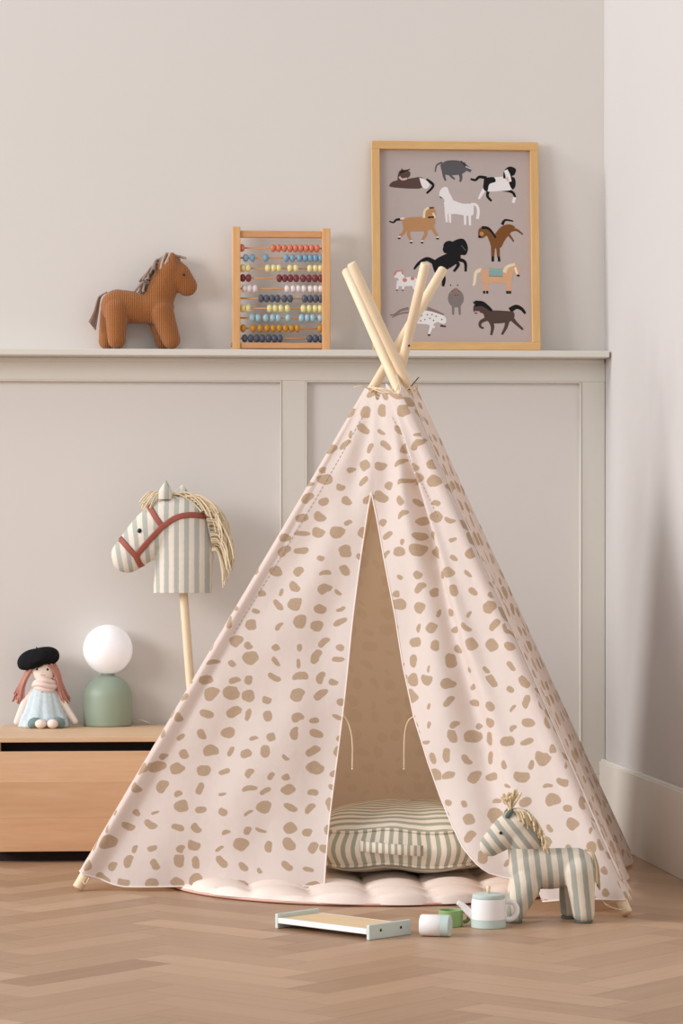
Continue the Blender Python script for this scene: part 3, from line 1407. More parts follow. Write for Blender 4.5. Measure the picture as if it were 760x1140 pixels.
for xs in ((38, 41, 49), (60, 57, 49)):
    mb.tube(spline([D(xs[0], 757, -0.010), D(xs[1], 764, -0.024), D(xs[2], 770, -0.030)], 5), 0.0012, 6)
mb.build('strap', M['teal'], doll)
# scarf
mb = MB()
for k, (w, y, dz) in enumerate(((11, 758.5, 0.0), (12, 762.5, 0.001), (9.5, 766.5, 0.004))):
    ring = []
    for q in range(41):
        a = 2 * PI * q / 40
        p = D(50 + w * math.cos(a), y + 1.5 * math.cos(a * 2 + k))
        p.y = Dr(w) * 0.95 * math.sin(a) - 0.004 - dz
        ring.append(p)
    mb.tube(ring, Dr(2.9), 8, cap=False)
mb.build('scarf', M['scarf'], doll)
# face
for x, y in ((42.5, 744.5), (54, 744.8)):
    h, n = front_hit(dbvh, D(x, y).x, D(x, y).z)
    mb = MB()
    mb.ball(h + Vector((0, -0.0005, 0)), (0.0031, 0.002, 0.0033), 0, 12, 8)
    mb.build('eye', M['black'], doll)
mb = MB()
pts = []
for x, y in ((46.5, 750.2), (48.2, 751.2), (50.0, 751.3), (51.5, 750.4)):
    h, n = front_hit(dbvh, D(x, y).x, D(x, y).z)
    pts.append(h + Vector((0, -0.0006, 0)))
mb.tube(spline(pts, 4), 0.0006, 5)
mb.build('mouth', M['rose'], doll)
h, n = front_hit(dbvh, D(48.6, 747.8).x, D(48.6, 747.8).z)
mb = MB()
mb.ball(h, (0.0022, 0.0018, 0.0018), 0, 10, 8)
mb.build('nose', M['skin'], doll)
# hair
mb = MB()
r2 = random.Random(3)
for side in (-1, 1):
    for k in range(40):
        t = k / 39
        jx, jy = r2.uniform(-1, 1), r2.uniform(-1, 1)
        if side < 0:
            a = D(47 - 11 * t, 735 + 3 * t, -0.026 + 0.042 * t)
            m1 = D(35.5 - 5 * t + jx * 1.5, 746 + jy * 2, -0.018 + 0.034 * t)
            m2 = D(27 - 5 * t + jx * 2, 762 + jy * 2, -0.014 + 0.03 * t)
            e = D(15 + 10 * (1 - t) * 0.9 + jx * 4, 778 + jy * 6, -0.012 + 0.028 * t)
        else:
            a = D(51 + 9 * t, 736 + 2 * t, -0.026 + 0.042 * t)
            m1 = D(61.5 + 2.5 * t + jx, 748 + jy * 2, -0.018 + 0.034 * t)
            m2 = D(65 + 3.5 * t + jx * 1.6, 764 + jy * 2, -0.014 + 0.03 * t)
            e = D(71 + 5 * t + jx * 2.5, 782 + jy * 5, -0.010 + 0.026 * t)
        q = spline([a, m1, m2, e], 6)
        mb.tube(q, [0.0029 * (1.0 - 0.25 * i / (len(q) - 1)) for i in range(len(q))], 6)
mb.build('hair', M['hair'], doll)
# beret
mb = MB()
rt = Matrix.Rotation(math.radians(-10), 3, 'Y')
prof = []
for k in range(25):
    a = -PI / 2 + PI * k / 24
    r = 24.0 * max(0, math.cos(a)) ** 0.7
    z = 12.0 * math.sin(a) if a > 0 else 9.5 * math.sin(a)
    prof.append((Dr(r), Dr(z)))
c0 = D(42.5, 733.5, 0.002)
mb.lathe(prof, 48, 0, c0, rt)
for v in mb.v:
    q = rt.transposed() @ (v - c0)
    a = math.atan2(q.y, q.x)
    rr = math.hypot(q.x, q.y) / Dr(23)
    q.z += Dr(1.1) * math.sin(10 * a) * rr
    q.y *= 0.86
    if q.x < 0:
        q.z -= Dr(3.0) * (rr ** 2)
    v.xyz = rt @ q + c0
mb.tube([c0 + rt @ Vector((0, 0, Dr(11))), c0 + rt @ Vector((0.001, 0, Dr(13.4)))], 0.0016, 6)
mb.build('beret', M['beret'], doll)

# ================================================================== HOBBY HORSE
hd_ = 7.63
hp = P(226, 0, 7.55)
hp.z = 0.0
hob = thing('hobby_horse', 'striped hobby horse head on a wooden stick beside the oak bench', 'toy horse', hp)
sH = hd_ / F
HO = P(203, 660, hd_) - hp       # local place of the cut end of the neck


def Hh(px, py, dep=0.0):
    return HO + Vector(((px - 203) * sH, dep, -(py - 660) * sH))


caps = [((0.0, 0, -0.02), 33 * sH, (2 * sH, 0, 40 * sH), 33 * sH, 0.62),
        ((2 * sH, 0, 40 * sH), 33 * sH, (-4 * sH, 0, 78 * sH), 31 * sH, 0.62),
        ((-14 * sH, 0, 80 * sH), 29 * sH, (-34 * sH, 0, 66 * sH), 26 * sH, 0.66),
        ((-34 * sH, 0, 66 * sH), 26 * sH, (-61 * sH, 0, 41 * sH), 19 * sH, 0.72)]
me = blob_mesh(caps, 0.003, 8, cut_below=0.0)
for v in me.vertices:
    v.co = v.co + HO
hbvh = bvh_of(me)
hx0 = HO.x


def st_hob(co):
    x = (co.x - HO.x) / sH
    z = (co.z - HO.z) / sH
    # stripes tip over on the muzzle
    k = max(0.0, min(1.0, (-20 - x) / 40.0))
    return (x + 0.16 * k * (z - 60)) / 11.2


blob_obj('head', me, M['ticking_light'], hob, st_hob)
mb = MB()
pt, pb = Hh(202, 668, 0.0), Hh(202, 652, 0.0)
foot = Vector((0, 0, 0.0))
top = HO + Vector((0, 0, 0.03))
ax = (top - foot)
mb.tube([Vector((0, 0, 0.0)), Vector((0, 0, 0.003)), Vector((0, 0, ax.length * 0.5)), Vector((0, 0, ax.length))], [0.0095, 0.0112, 0.0114, 0.0112], 18)
po = mb.build('stick', M['pole'], hob, angle=50)
po.rotation_euler = ax.to_track_quat('Z', 'Y').to_euler()
po.location = (0, 0, 0.0035)
# ears
for (x, y, dep, tx, ty) in ((184, 556, -0.026, 185.5, 534.5), (200, 554, 0.022, 203, 539)):
    mb = MB()
    b0, t0 = Hh(x, y, dep), Hh(tx, ty, dep * 0.9)
    rows = []
    for i in range(11):
        t = i / 10
        c = b0.lerp(t0, t)
        w = 7.0 * sH * (1 - t ** 1.6) * (1 + 0.35 * math.sin(PI * t)) + 0.0004
        row = []
        for k in range(16):
            a = 2 * PI * k / 16
            row.append(c + Vector((w * math.cos(a), 0.55 * w * math.sin(a), 0)))
        rows.append(row)
    mb.grid(rows, 0, True)
    mb.st = [(v.x - hx0) / sH / 11.2 for v in mb.v]
    mb.build('ear', M['ticking_light'], hob)
for side in (-1, 1):
    h, n = front_hit(hbvh, Hh(156.5, 591).x, Hh(156.5, 591).z, side)
    mb = MB()
    mb.ball(h + n * 0.001, (0.0058, 0.004, 0.0062), 0, 16, 10)
    mb.build('eye', M['black'], hob)


def ribbon(bvh, paths, width, conv, thick=0.0016, lift=0.0004):
    mb = MB()
    for path, sides in paths:
        for side in sides:
            pts = []
            pp = spline([Vector((x, y, 0)) for x, y in path], 10)
            rows = []
            for i, q in enumerate(pp):
                a, c = pp[max(0, i - 1)], pp[min(len(pp) - 1, i + 1)]
                t = (c - a).normalized()
                nn = Vector((-t.y, t.x, 0))
                row = []
                for k in (-1, -0.5, 0, 0.5, 1):
                    w = q + nn * (width / 2 * k)
                    l = conv(w.x, w.y)
                    h, n = front_hit(bvh, l.x, l.z, side)
                    row.append((h, n))
                if any(h is None for h, n in row):
                    good = [x for x in row if x[0] is not None]
                    if not good:
                        continue
                    row = [x if x[0] is not None else good[0] for x in row]
                up = [h + n * (lift + thick) for h, n in row]
                dn = [h + n * (-0.001) for h, n in reversed(row)]
                rows.append(up + dn)
            if len(rows) > 1:
                mb.grid(rows, 0, True)
    return mb


mb = ribbon(hbvh, [(((131.5, 596.5), (142, 608), (152, 619)), (-1, 1)), (((152, 619), (157, 629), (164, 637.5)), (-1, 1)),
                   (((151, 620), (165, 604), (182, 586)), (-1, 1)), (((182, 587), (173, 574), (164, 559.5)), (-1, 1)),
                   (((180, 588), (196, 577), (212, 573.5), (230, 575)), (-1, 1))], 6.2, Hh)
mb.build('bridle', M['leather'], hob)
# mane of cotton cords
mb = MB()
r2 = random.Random(5)
crest = spline([Vector((178, 551, 0)), Vector((192, 547, 0)), Vector((208, 551, 0)), Vector((222, 561, 0)), Vector((231, 576, 0)), Vector((236, 596, 0)), Vector((237, 612, 0))], 10)
NS = 130
for k in range(NS):
    t = (k + r2.random() * 0.8) / NS
    q = crest[min(len(crest) - 1, int(t * (len(crest) - 1)))]
    dep = r2.uniform(-0.019, 0.019)
    ln = 0.55 + 0.45 * min(1, t * 2.2)
    j = r2.uniform(-3, 3)
    ex_ = q.x + (18 + 22 * (1 - t) * 0.6 + 6) * ln * (0.75 + 0.45 * r2.random()) + 4 * t
    ey_ = q.y + (14 + 34 * min(1, t * 1.3)) * (0.75 + 0.4 * r2.random()) * ln
    ex_ = q.x + (41 - 27 * t ** 1.8) * (0.72 + 0.36 * r2.random())
    ey_ = q.y + (20 + 20 * min(1, 1.4 * t)) * (0.75 + 0.4 * r2.random())
    ex_ = min(ex_, 264)
    side = 1 if dep > 0 else -1
    a = Hh(q.x - 1, q.y + 2, dep)
    m1 = Hh(q.x + (ex_ - q.x) * 0.45, q.y - 2 + (ey_ - q.y) * 0.16, dep * 1.1)
    m2 = Hh(q.x + (ex_ - q.x) * 0.85, q.y + (ey_ - q.y) * 0.55 + j, dep * 1.4 + 0.004 * j / 3)
    e = Hh(ex_ + r2.uniform(-2, 2), ey_ + j, dep * 1.6)
    mb.tube(spline([a, m1, m2, e], 5), 0.0021, 5)
    mb.ball(e, 0.0026, 0, 6, 4)
# forelock and the tufts between the ears
for k in range(22):
    x = 160 + 22 * r2.random()
    y0 = 551 - 3 * r2.random()
    dep = r2.uniform(-0.024, 0.01)
    a = Hh(x + 12, y0 - 1, dep * 0.6)
    m1 = Hh(x + 3, y0, dep - 0.004)
    e = Hh(x - 7 + r2.uniform(-3, 3), y0 + 14 + r2.uniform(-4, 8), dep * 0.7 - 0.012)
    mb.tube(spline([a, m1, e], 6), 0.0018, 5)
mb.build('mane', M['cream_yarn'], hob)

# ================================================================== KNITTED BROWN HORSE ON THE LEDGE
kd = CAMD + W(wall_u(150, 0.055), 0.055, 0).y
kp = W(wall_u(152, 0.052), 0.052, Zsh_top)
kho = thing('knitted_horse', 'brown knitted toy horse with yarn mane standing on the wall ledge', 'toy horse', kp, (0, 0, WA))
sK = kd / F


def K(px, py, dep=0.0):
    return Vector(((px - 152) * sK, dep, -(py - 386.5) * sK))


kr = lambda r: r * sK
caps = [(K(131, 338), kr(19), K(160, 340), kr(17.5), 0.85), (K(160, 340), kr(17.5), K(175, 339), kr(19), 0.85),
        (K(174, 334), kr(18), K(183, 312), kr(17), 0.78), (K(183, 312), kr(17), K(188, 300), kr(17), 0.78),
        (K(188, 299), kr(17.5), K(197, 303), kr(15), 0.8), (K(197, 303), kr(15), K(208, 315), kr(11.5), 0.85),
        (K(130, 342, -0.016), kr(13.5), K(130, 376, -0.025), kr(10.2), 1.0),
        (K(124, 345, 0.022), kr(13), K(119, 376, 0.030), kr(9.6), 1.0),
        (K(180, 345, -0.016), kr(13.5), K(190.5, 376, -0.025), kr(10.2), 1.0),
        (K(177, 347, 0.022), kr(13), K(182, 376, 0.030), kr(9.6), 1.0)]
me = blob_mesh(caps, 0.0026, 7)
lowz = min(v.co.z for v in me.vertices)
for v in me.vertices:
    v.co.z = max(v.co.z - 0, 0.0003)
kb = bvh_of(me)
blob_obj('body', me, M['knit_brown'], kho)
for sd in (-1, 1):
    mb = MB()
    h, n = front_hit(kb, K(204.5, 303.5).x, K(204.5, 303.5).z, sd)
    mb.ball(h + n * 0.0005, (0.0030, 0.0024, 0.0030), 0, 12, 8)
    mb.build('eye', M['black'], kho)
    mb = MB()
    c = K(192.5, 286, sd * 0.022)
    mb.ball(c, (kr(4.2), kr(2.4), kr(7.5)), 0, 14, 10, Matrix.Rotation(math.radians(-12), 3, 'Y'))
    mb.build('ear', M['knit_brown'], kho)
mb = MB()
r2 = random.Random(8)
cr = spline([Vector((199, 284, 0)), Vector((191, 279.5, 0)), Vector((181, 284, 0)), Vector((172, 294, 0)), Vector((166, 306, 0)), Vector((160, 318, 0))], 8)
for k in range(64):
    t = (k + r2.random() * 0.6) / 64
    q = cr[min(len(cr) - 1, int(t * (len(cr) - 1)))]
    dep = r2.uniform(-0.012, 0.012)
    sgn = -1 if r2.random() < 0.75 else 1
    a = K(q.x + 2, q.y + 2.5, dep)
    m1 = K(q.x - 3.5, q.y - 0.5 + 3 * r2.random(), dep + sgn * 0.010)
    e = K(q.x - 10 + r2.uniform(-5, 5), q.y + 12 + r2.uniform(-3, 6), dep + sgn * 0.017)
    if t < 0.12:
        m1 = K(q.x - 4, q.y - 2.5, dep)
        e = K(q.x + r2.uniform(-12, 8), q.y + r2.uniform(-1, 4), dep + sgn * 0.012)
    mb.tube(spline([a, m1, e], 6), 0.0029, 6, r2.choice((0, 0, 1)))
mb.build('mane', [M['yarn_grey'], M['yarn_tan']], kho)
mb = MB()
for k in range(12):
    j = r2.uniform(-2.5, 2.5)
    a = K(119, 322, r2.uniform(-0.004, 0.004))
    mb.tube(spline([a, K(111 + j * 0.4, 328, j * 0.002), K(107 + j, 344, j * 0.002), K(102.5 + j * 1.6, 360 + 2 * j, j * 0.003)], 6), 0.0023, 6, k % 3 == 0)
mb.build('tail', [M['yarn_grey'], M['yarn_tan']], kho)

# ================================================================== ABACUS
ao = 0.052
ap = W(wall_u(312.5, ao), ao, Zsh_top + 0.0002)
ad = CAMD + ap.y
sA = ad / F
aba = thing('abacus', 'wooden bead abacus with ten coloured rows standing on the ledge', 'abacus', ap, (math.radians(0), 0, WA))


def A(px, py, dep=0.0):
    return Vector(((px - 312.5) * sA, dep, -(py - 386.4) * sA))


def apart(name, p0, p1, dep, mat, bev=0.002):
    mb = MB()
    a, c = A(*p0), A(*p1)
    mb.box((0, 0, 0), (abs(c.x - a.x), dep, abs(c.z - a.z)), 0, None, bev)
    o = mb.build(name, mat, aba, smooth=False)
    o.location = ((a.x + c.x) / 2, 0, (a.z + c.z) / 2)
    return o


apart('upright', (258.3, 249.5), (267.3, 386.4), 0.034, M['beech_z'])
apart('upright', (358.2, 250.5), (367.3, 386.4), 0.034, M['beech_z'])
apart('crossbar', (267.4, 253.5), (358.1, 261.0), 0.020, M['beech_x'])
apart('crossbar', (267.4, 378.0), (358.1, 384.5), 0.026, M['beech_x'])
mb = MB()
mb.lathe([(0, 0), (0.006, 0), (0.007, 0.002), (0.006, 0.004), (0, 0.004)], 14, 0, A(258.2, 380), Matrix.Rotation(-PI / 2, 3, 'Y'))
mb.build('peg', M['beech_x'], aba)
rows_y = [272.5, 283.6, 295, 305.9, 317.8, 328.6, 339.6, 350.3, 361.8, 373]
cols = [(219, 128, 98), (128, 166, 190), (234, 222, 160), (128, 56, 66), (232, 220, 220), (88, 92, 108), (234, 224, 158), (160, 196, 210), (196, 140, 46), (80, 86, 104)]
xs = [[112, 315, 350, 387, 425, 460, 495, 530, 565, 600],
      [137, 180, 267, 400, 440, 487, 523, 557, 590, 625],
      [118, 152, 280, 318, 352, 425, 462, 555, 590, 623],
      [118, 155, 355, 391, 427, 465, 510, 548, 588, 625],
      [128, 162, 197, 407, 445, 480, 515, 558, 592, 625],
      [236, 272, 308, 344, 388, 426, 520, 556, 591, 626],
      [118, 153, 292, 328, 365, 407, 512, 550, 588, 622],
      [178, 217, 267, 312, 347, 412, 500, 537, 572, 622],
      [120, 185, 230, 275, 315, 355, 395, 435, 472, 622],
      [130, 168, 207, 245, 285, 323, 360, 553, 590, 626]]
bead_me = None
beadmesh = {}
for r, (ry, cl, xr) in enumerate(zip(rows_y, cols, xs)):
    mb = MB()
    mb.tube([A(267.4, ry), A(358.1, ry)], 0.0022, 8)
    mb.build('rod', M['beech_x'], aba)
    m = plain('bead_paint_%d' % r, cl, 0.4, 0.03, spec=0.4)
    first = None
    for x in xr:
        px = 250 + x / 5.846
        if first is None:
            mb = MB()
            pr = []
            for k in range(13):
                a = -PI / 2 + PI * k / 12
                pr.append((0.0106 * max(0.0, math.cos(a)) ** 0.7 + 0.0, 0.0074 * math.sin(a)))
            mb.lathe(pr, 20, 0, (0, 0, 0), Matrix.Rotation(PI / 2, 3, 'Y'))
            first = mb.build('bead', m, aba)
            o = first
        else:
            o = first.copy()
            COL.objects.link(o)
            o.parent = aba
        o.location = A(px, ry)

# ================================================================== FRAMED PRINT
fo_ = 0.072
fp = W(wall_u(508.7, fo_), fo_, Zsh_top + 0.0008)
fd = CAMD + fp.y
sF = fd / F
FH = (387.3 - 152.5) * sF
tilt = math.asin((fo_ - 0.020) / FH)
pic = thing('framed_print', 'oak framed poster of twelve drawn horses leaning on the wall ledge', 'picture', fp, (-tilt, 0, WA))


def G(px, py, dep=0.0):
    return Vector(((px - 508.7) * sF, dep, -(py - 387.6) * sF / math.cos(tilt)))


x0, x1, zb, zt = -94.2 * sF, 93.2 * sF, 0.0, FH / math.cos(tilt)
fw = 0.0215
fdp = 0.022


def fbox(name, a, b_, c, d_, mat):
    mb = MB()
    mb.box((0, 0, 0), (b_ - a, fdp, d_ - c), 0, None, 0.0012)
    o = mb.build(name, mat, pic, smooth=False)
    o.location = ((a + b_) / 2, 0, (c + d_) / 2)


fbox('frame_rail', x0, x1, zt - fw, zt, M['frame_x'])
fbox('frame_rail', x0, x1, zb, zb + fw, M['frame_x'])
fbox('frame_stile', x0, x0 + fw, zb + fw, zt - fw, M['frame_z'])
fbox('frame_stile', x1 - fw, x1, zb + fw, zt - fw, M['frame_z'])
mb = MB()
mb.box((0, 0, 0), (x1 - x0 - 2 * fw, 0.004, zt - 2 * fw))
o = mb.build('backing_board', M['plywood'], pic, smooth=False)
o.location = ((x0 + x1) / 2, 0.006, (zt + zb) / 2)

pal = {}


def ink(name, c):
    if name not in pal:
        pal[name] = (len(pal), plain('print_' + name, c, 0.75, 0.03, 60, spec=0.2))
    return pal[name][0]


ink('paper', (186, 172, 168))
C = dict(brown=(92, 70, 66), grey=(92, 90, 94), black=(26, 24, 26), white=(232, 228, 228), tan=(184, 138, 96), cream=(232, 214, 186),
         rust=(124, 80, 42), coral=(206, 134, 110), apricot=(214, 168, 132), blue=(136, 170, 170), mid=(128, 120, 118), dark=(84, 66, 62),
         pink=(214, 180, 172), green=(150, 178, 150), taupe=(140, 118, 112))
for kname, cc in C.items():
    ink(kname, cc)
prm = MB()
layer = [0]
YB = 0.0035


def pq(cx, cy, lay):
    p = G(400 + cx / 3.4545, 140 + cy / 3.4545)
    p.y = YB - 0.00003 * lay
    return p


def poly(c, pts, smooth_it=True):
    layer[0] += 1
    vv = [Vector((x, y, 0)) for x, y in pts]
    if smooth_it:
        vv2 = spline(vv + [vv[0]], 4)[:-1]
    else:
        vv2 = vv
    tri = tessellate_polygon([vv2])
    prm.add([pq(v.x, v.y, layer[0]) for v in vv2], [list(t) for t in tri], ink(c, None))


def stroke(c, pts, w0, w1=None):
    layer[0] += 1
    w1 = w0 if w1 is None else w1
    pp = spline([Vector((x, y, 0)) for x, y in pts], 6)
    L, Rr = [], []
    for i, q in enumerate(pp):
        a, b_ = pp[max(0, i - 1)], pp[min(len(pp) - 1, i + 1)]
        t = (b_ - a).normalized()
        n = Vector((-t.y, t.x, 0))
        w = (w0 + (w1 - w0) * i / (len(pp) - 1)) / 2
        L.append(q + n * w)
        Rr.append(q - n * w)
    vs = [pq(v.x, v.y, layer[0]) for v in L + Rr]
    n = len(L)
    prm.add(vs, [[i, i + 1, n + i + 1, n + i] for i in range(n - 1)], ink(c, None))


def ell(c, x, y, rx, ry, ang=0):
    a = math.radians(ang)
    poly(c, [(x + rx * math.cos(t) * math.cos(a) - ry * math.sin(t) * math.sin(a), y + rx * math.cos(t) * math.sin(a) + ry * math.sin(t) * math.cos(a))
             for t in [2 * PI * k / 16 for k in range(16)]], False)


pw, ph = x1 - x0 - 2 * fw - 0.0004, zt - 2 * fw - 0.0004
xc, zc = (x0 + x1) / 2, zt / 2
prm.add([(xc - pw / 2, YB, zc - ph / 2), (xc + pw / 2, YB, zc - ph / 2), (xc + pw / 2, YB, zc + ph / 2), (xc - pw / 2, YB, zc + ph / 2)], [[0, 1, 2, 3]], 0)
# lying brown horse
layer[0] = 0
stroke('black', [(262, 190), (290, 212), (264, 244)], 13, 8)
poly('brown', [(122, 208), (140, 196), (200, 186), (240, 180), (252, 192), (246, 222), (200, 226), (125, 220)])
poly('white', [(236, 182), (262, 192), (276, 210), (262, 226), (246, 216)])
poly('brown', [(150, 205), (154, 168), (168, 152), (198, 158), (200, 176), (184, 190), (180, 206)])
stroke('pink', [(158, 180), (170, 190), (188, 186)], 8)
stroke('black', [(160, 165), (178, 158), (200, 150)], 7, 4)
stroke('black', [(170, 158), (168, 146)], 5, 2)
# grazing grey horse
layer[0] = 0
stroke('grey', [(326, 122), (304, 134), (298, 160)], 8, 5)
stroke('grey', [(330, 155), (332, 175), (338, 194)], 14, 7)
stroke('grey', [(345, 158), (362, 178), (374, 188)], 12, 6)
stroke('grey', [(392, 158), (398, 180), (394, 198)], 16, 7)
poly('grey', [(318, 132), (345, 115), (395, 116), (424, 138), (404, 166), (345, 172), (324, 158)])
stroke('grey', [(404, 128), (420, 144), (438, 154)], 24, 14)
stroke('white', [(416, 138), (440, 148)], 3, 2)
stroke('black', [(398, 116), (410, 128), (414, 138)], 5, 2)
# pinto
layer[0] = 0
stroke('black', [(498, 182), (470, 178), (454, 190), (435, 186)], 13, 8)
stroke('white', [(496, 215), (478, 242), (466, 264)], 16, 8)
stroke('black', [(506, 225), (500, 252), (516, 272)], 14, 8)
stroke('black', [(556, 226), (596, 236), (608, 256)], 13, 9)
stroke('white', [(606, 256), (600, 278)], 11, 12)
poly('white', [(488, 186), (520, 180), (585, 176), (606, 198), (596, 226), (550, 232), (500, 234), (484, 214)])
poly('black', [(488, 182), (524, 178), (532, 196), (508, 206), (500, 234), (484, 222)])
poly('black', [(582, 176), (606, 180), (610, 210), (598, 226), (586, 206)])
poly('black', [(562, 182), (566, 152), (588, 136), (612, 146), (606, 168), (596, 174), (598, 190)])
stroke('white', [(572, 150), (580, 170), (584, 196)], 15, 22)
stroke('pink', [(574, 178), (582, 192)], 10)
# white horse
layer[0] = 0
stroke('white', [(436, 284), (456, 288), (464, 310), (460, 342)], 10, 12)
for a, b_ in (((338, 305), (341, 356)), ((352, 310), (354, 358)), ((412, 315), (412, 366)), ((430, 315), (431, 368))):
    stroke('white', [a, b_], 12, 8)
poly('white', [(330, 280), (352, 266), (400, 282), (440, 284), (446, 305), (438, 330), (380, 324), (340, 320)])
poly('white', [(312, 254), (316, 232), (332, 218), (346, 222), (352, 240), (366, 274), (338, 292), (330, 264)])
stroke('grey', [(314, 256), (322, 262)], 5)
# tan trotting horse
layer[0] = 0
stroke('black', [(170, 345), (146, 348), (134, 358), (118, 354)], 11, 5)
stroke('cream', [(176, 342), (160, 344)], 10, 7)
for pts in (((182, 380), (172, 400), (156, 412)), ((196, 380), (192, 405), (202, 428)), ((258, 380), (258, 405), (244, 428)), ((278, 365), (290, 388), (304, 412))):
    stroke('tan', pts, 16, 9)
    stroke('white', [pts[2], (pts[2][0] + 1, pts[2][1] + 5)], 10)
    stroke('black', [(pts[2][0] - 5, pts[2][1] + 8), (pts[2][0] + 5, pts[2][1] + 8)], 6)
poly('tan', [(168, 348), (200, 338), (260, 336), (292, 340), (292, 368), (270, 388), (190, 392), (172, 376)])
poly('tan', [(252, 345), (256, 310), (270, 298), (292, 304), (298, 330), (290, 350)])
stroke('cream', [(252, 340), (256, 312), (272, 299)], 10, 8)
stroke('cream', [(288, 320), (296, 340)], 8)
stroke('black', [(274, 301), (292, 299)], 6, 4)
stroke('black', [(268, 338), (292, 336)], 6)
# kicking rust horse
layer[0] = 0
stroke('black', [(556, 364), (568, 346), (600, 350)], 13, 5)
stroke('rust', [(588, 386), (612, 384), (636, 402)], 14, 6)
stroke('rust', [(574, 395), (590, 414), (600, 430)], 12, 6)
stroke('rust', [(520, 440), (518, 490)], 18, 12)
stroke('rust', [(538, 440), (540, 490)], 16, 11)
stroke('black', [(518, 488), (518, 508)], 11)
stroke('black', [(541, 488), (543, 508)], 10)
poly('rust', [(506, 420), (524, 404), (552, 372), (584, 362), (606, 374), (590, 394), (566, 424), (548, 454), (514, 452)])
poly('rust', [(462, 412), (464, 384), (478, 374), (500, 378), (524, 404), (530, 424), (508, 432), (496, 408), (478, 418)])
stroke('black', [(476, 376), (500, 378), (518, 396), (530, 416)], 12, 7)
ell('tan', 476, 400, 8, 9)
ell('black', 468, 412, 6, 5)
# black rearing horse
layer[0] = 0
stroke('black', [(290, 512), (262, 500), (232, 516), (212, 540)], 20, 8)
stroke('black', [(310, 545), (326, 575), (324, 606)], 26, 9)
stroke('black', [(366, 508), (384, 520), (366, 548)], 18, 9)
stroke('black', [(384, 500), (410, 512), (412, 548)], 16, 9)
poly('black', [(282, 520), (300, 498), (340, 478), (378, 462), (394, 490), (376, 518), (330, 545), (296, 556)])
poly('black', [(346, 490), (350, 450), (368, 428), (404, 420), (422, 452), (414, 482), (394, 484), (388, 500)])
ell('black', 350, 450, 24, 22)
ell('black', 338, 462, 14, 16)
stroke('grey', [(396, 446), (414, 466)], 3)
# small spotted pony
layer[0] = 0
stroke('white', [(152, 585), (146, 618)], 13, 8)
stroke('white', [(172, 595), (168, 618)], 13, 8)
stroke('white', [(206, 590), (214, 620)], 13, 8)
poly('white', [(150, 586), (170, 574), (206, 570), (224, 580), (216, 602), (170, 606), (152, 604)])
poly('white', [(136, 574), (140, 556), (154, 548), (168, 556), (176, 582), (156, 592), (150, 576)])
stroke('coral', [(136, 562), (146, 548), (160, 548)], 9, 5)
stroke('coral', [(168, 560), (166, 540)], 7, 3)
ell('coral', 176, 582, 9, 8)
ell('coral', 206, 576, 8, 7)
for x, y in ((146, 622), (168, 622), (214, 622)):
    ell('grey', x, y, 4, 3)
# apricot horse with a blanket
layer[0] = 0
stroke('cream', [(474, 540), (452, 552), (446, 590), (440, 602)], 16, 8)
for x in (482, 494, 572, 582):
    stroke('apricot', [(x, 580), (x + 1, 622)], 12, 9)
    stroke('black', [(x + 1, 622), (x + 1, 633)], 9)
poly('apricot', [(470, 542), (500, 535), (560, 538), (588, 532), (594, 570), (580, 592), (520, 590), (478, 592)])
poly('apricot', [(566, 545), (582, 524), (606, 516), (624, 538), (620, 560), (608, 560), (600, 548), (590, 570)])
stroke('cream', [(562, 550), (574, 528), (604, 518)], 16, 9)
stroke('white', [(604, 530), (612, 556)], 8)
ell('black', 616, 562, 6, 4)
poly('blue', [(502, 534), (556, 536), (556, 566), (502, 564)], False)
stroke('green', [(503, 541), (556, 543)], 5)
stroke('taupe', [(502, 564), (556, 566)], 3)
# grey horse seen from behind
layer[0] = 0
stroke('mid', [(362, 680), (362, 716)], 11, 8)
stroke('mid', [(386, 680), (388, 716)], 11, 8)
ell('mid', 373, 652, 31, 36)
ell('taupe', 373, 634, 18, 17)
stroke('dark', [(358, 622), (373, 628), (388, 622)], 4)
for x in (352, 379):
    stroke('dark', [(x, 598), (x + 3, 604)], 4)
ell('taupe', 373, 622, 12, 10)
ell('dark', 370, 640, 3, 2)
ell('dark', 380, 640, 3, 2)
# spotted grey running horse
layer[0] = 0
stroke('taupe', [(190, 692), (160, 700), (136, 716), (118, 718)], 12, 5)
stroke('taupe', [(200, 706), (160, 712), (124, 728)], 9, 4)
stroke('white', [(282, 740), (276, 765), (268, 790)], 16, 8)
stroke('white', [(262, 745), (290, 766)], 14, 8)
poly('white', [(190, 710), (220, 700), (282, 704), (312, 724), (290, 750), (240, 752), (205, 744)])
poly('white', [(284, 712), (310, 708), (334, 730), (330, 750), (312, 748), (300, 740)])
stroke('taupe', [(262, 692), (292, 702), (326, 716)], 15, 6)
stroke('dark', [(312, 758), (334, 762)], 9, 6)
ell('dark', 268, 795, 6, 4)
for x, y in ((240, 720), (252, 735), (262, 716), (272, 730), (236, 740), (286, 738), (296, 722), (280, 716), (318, 734)):
    ell('mid', x, y, 3, 3)
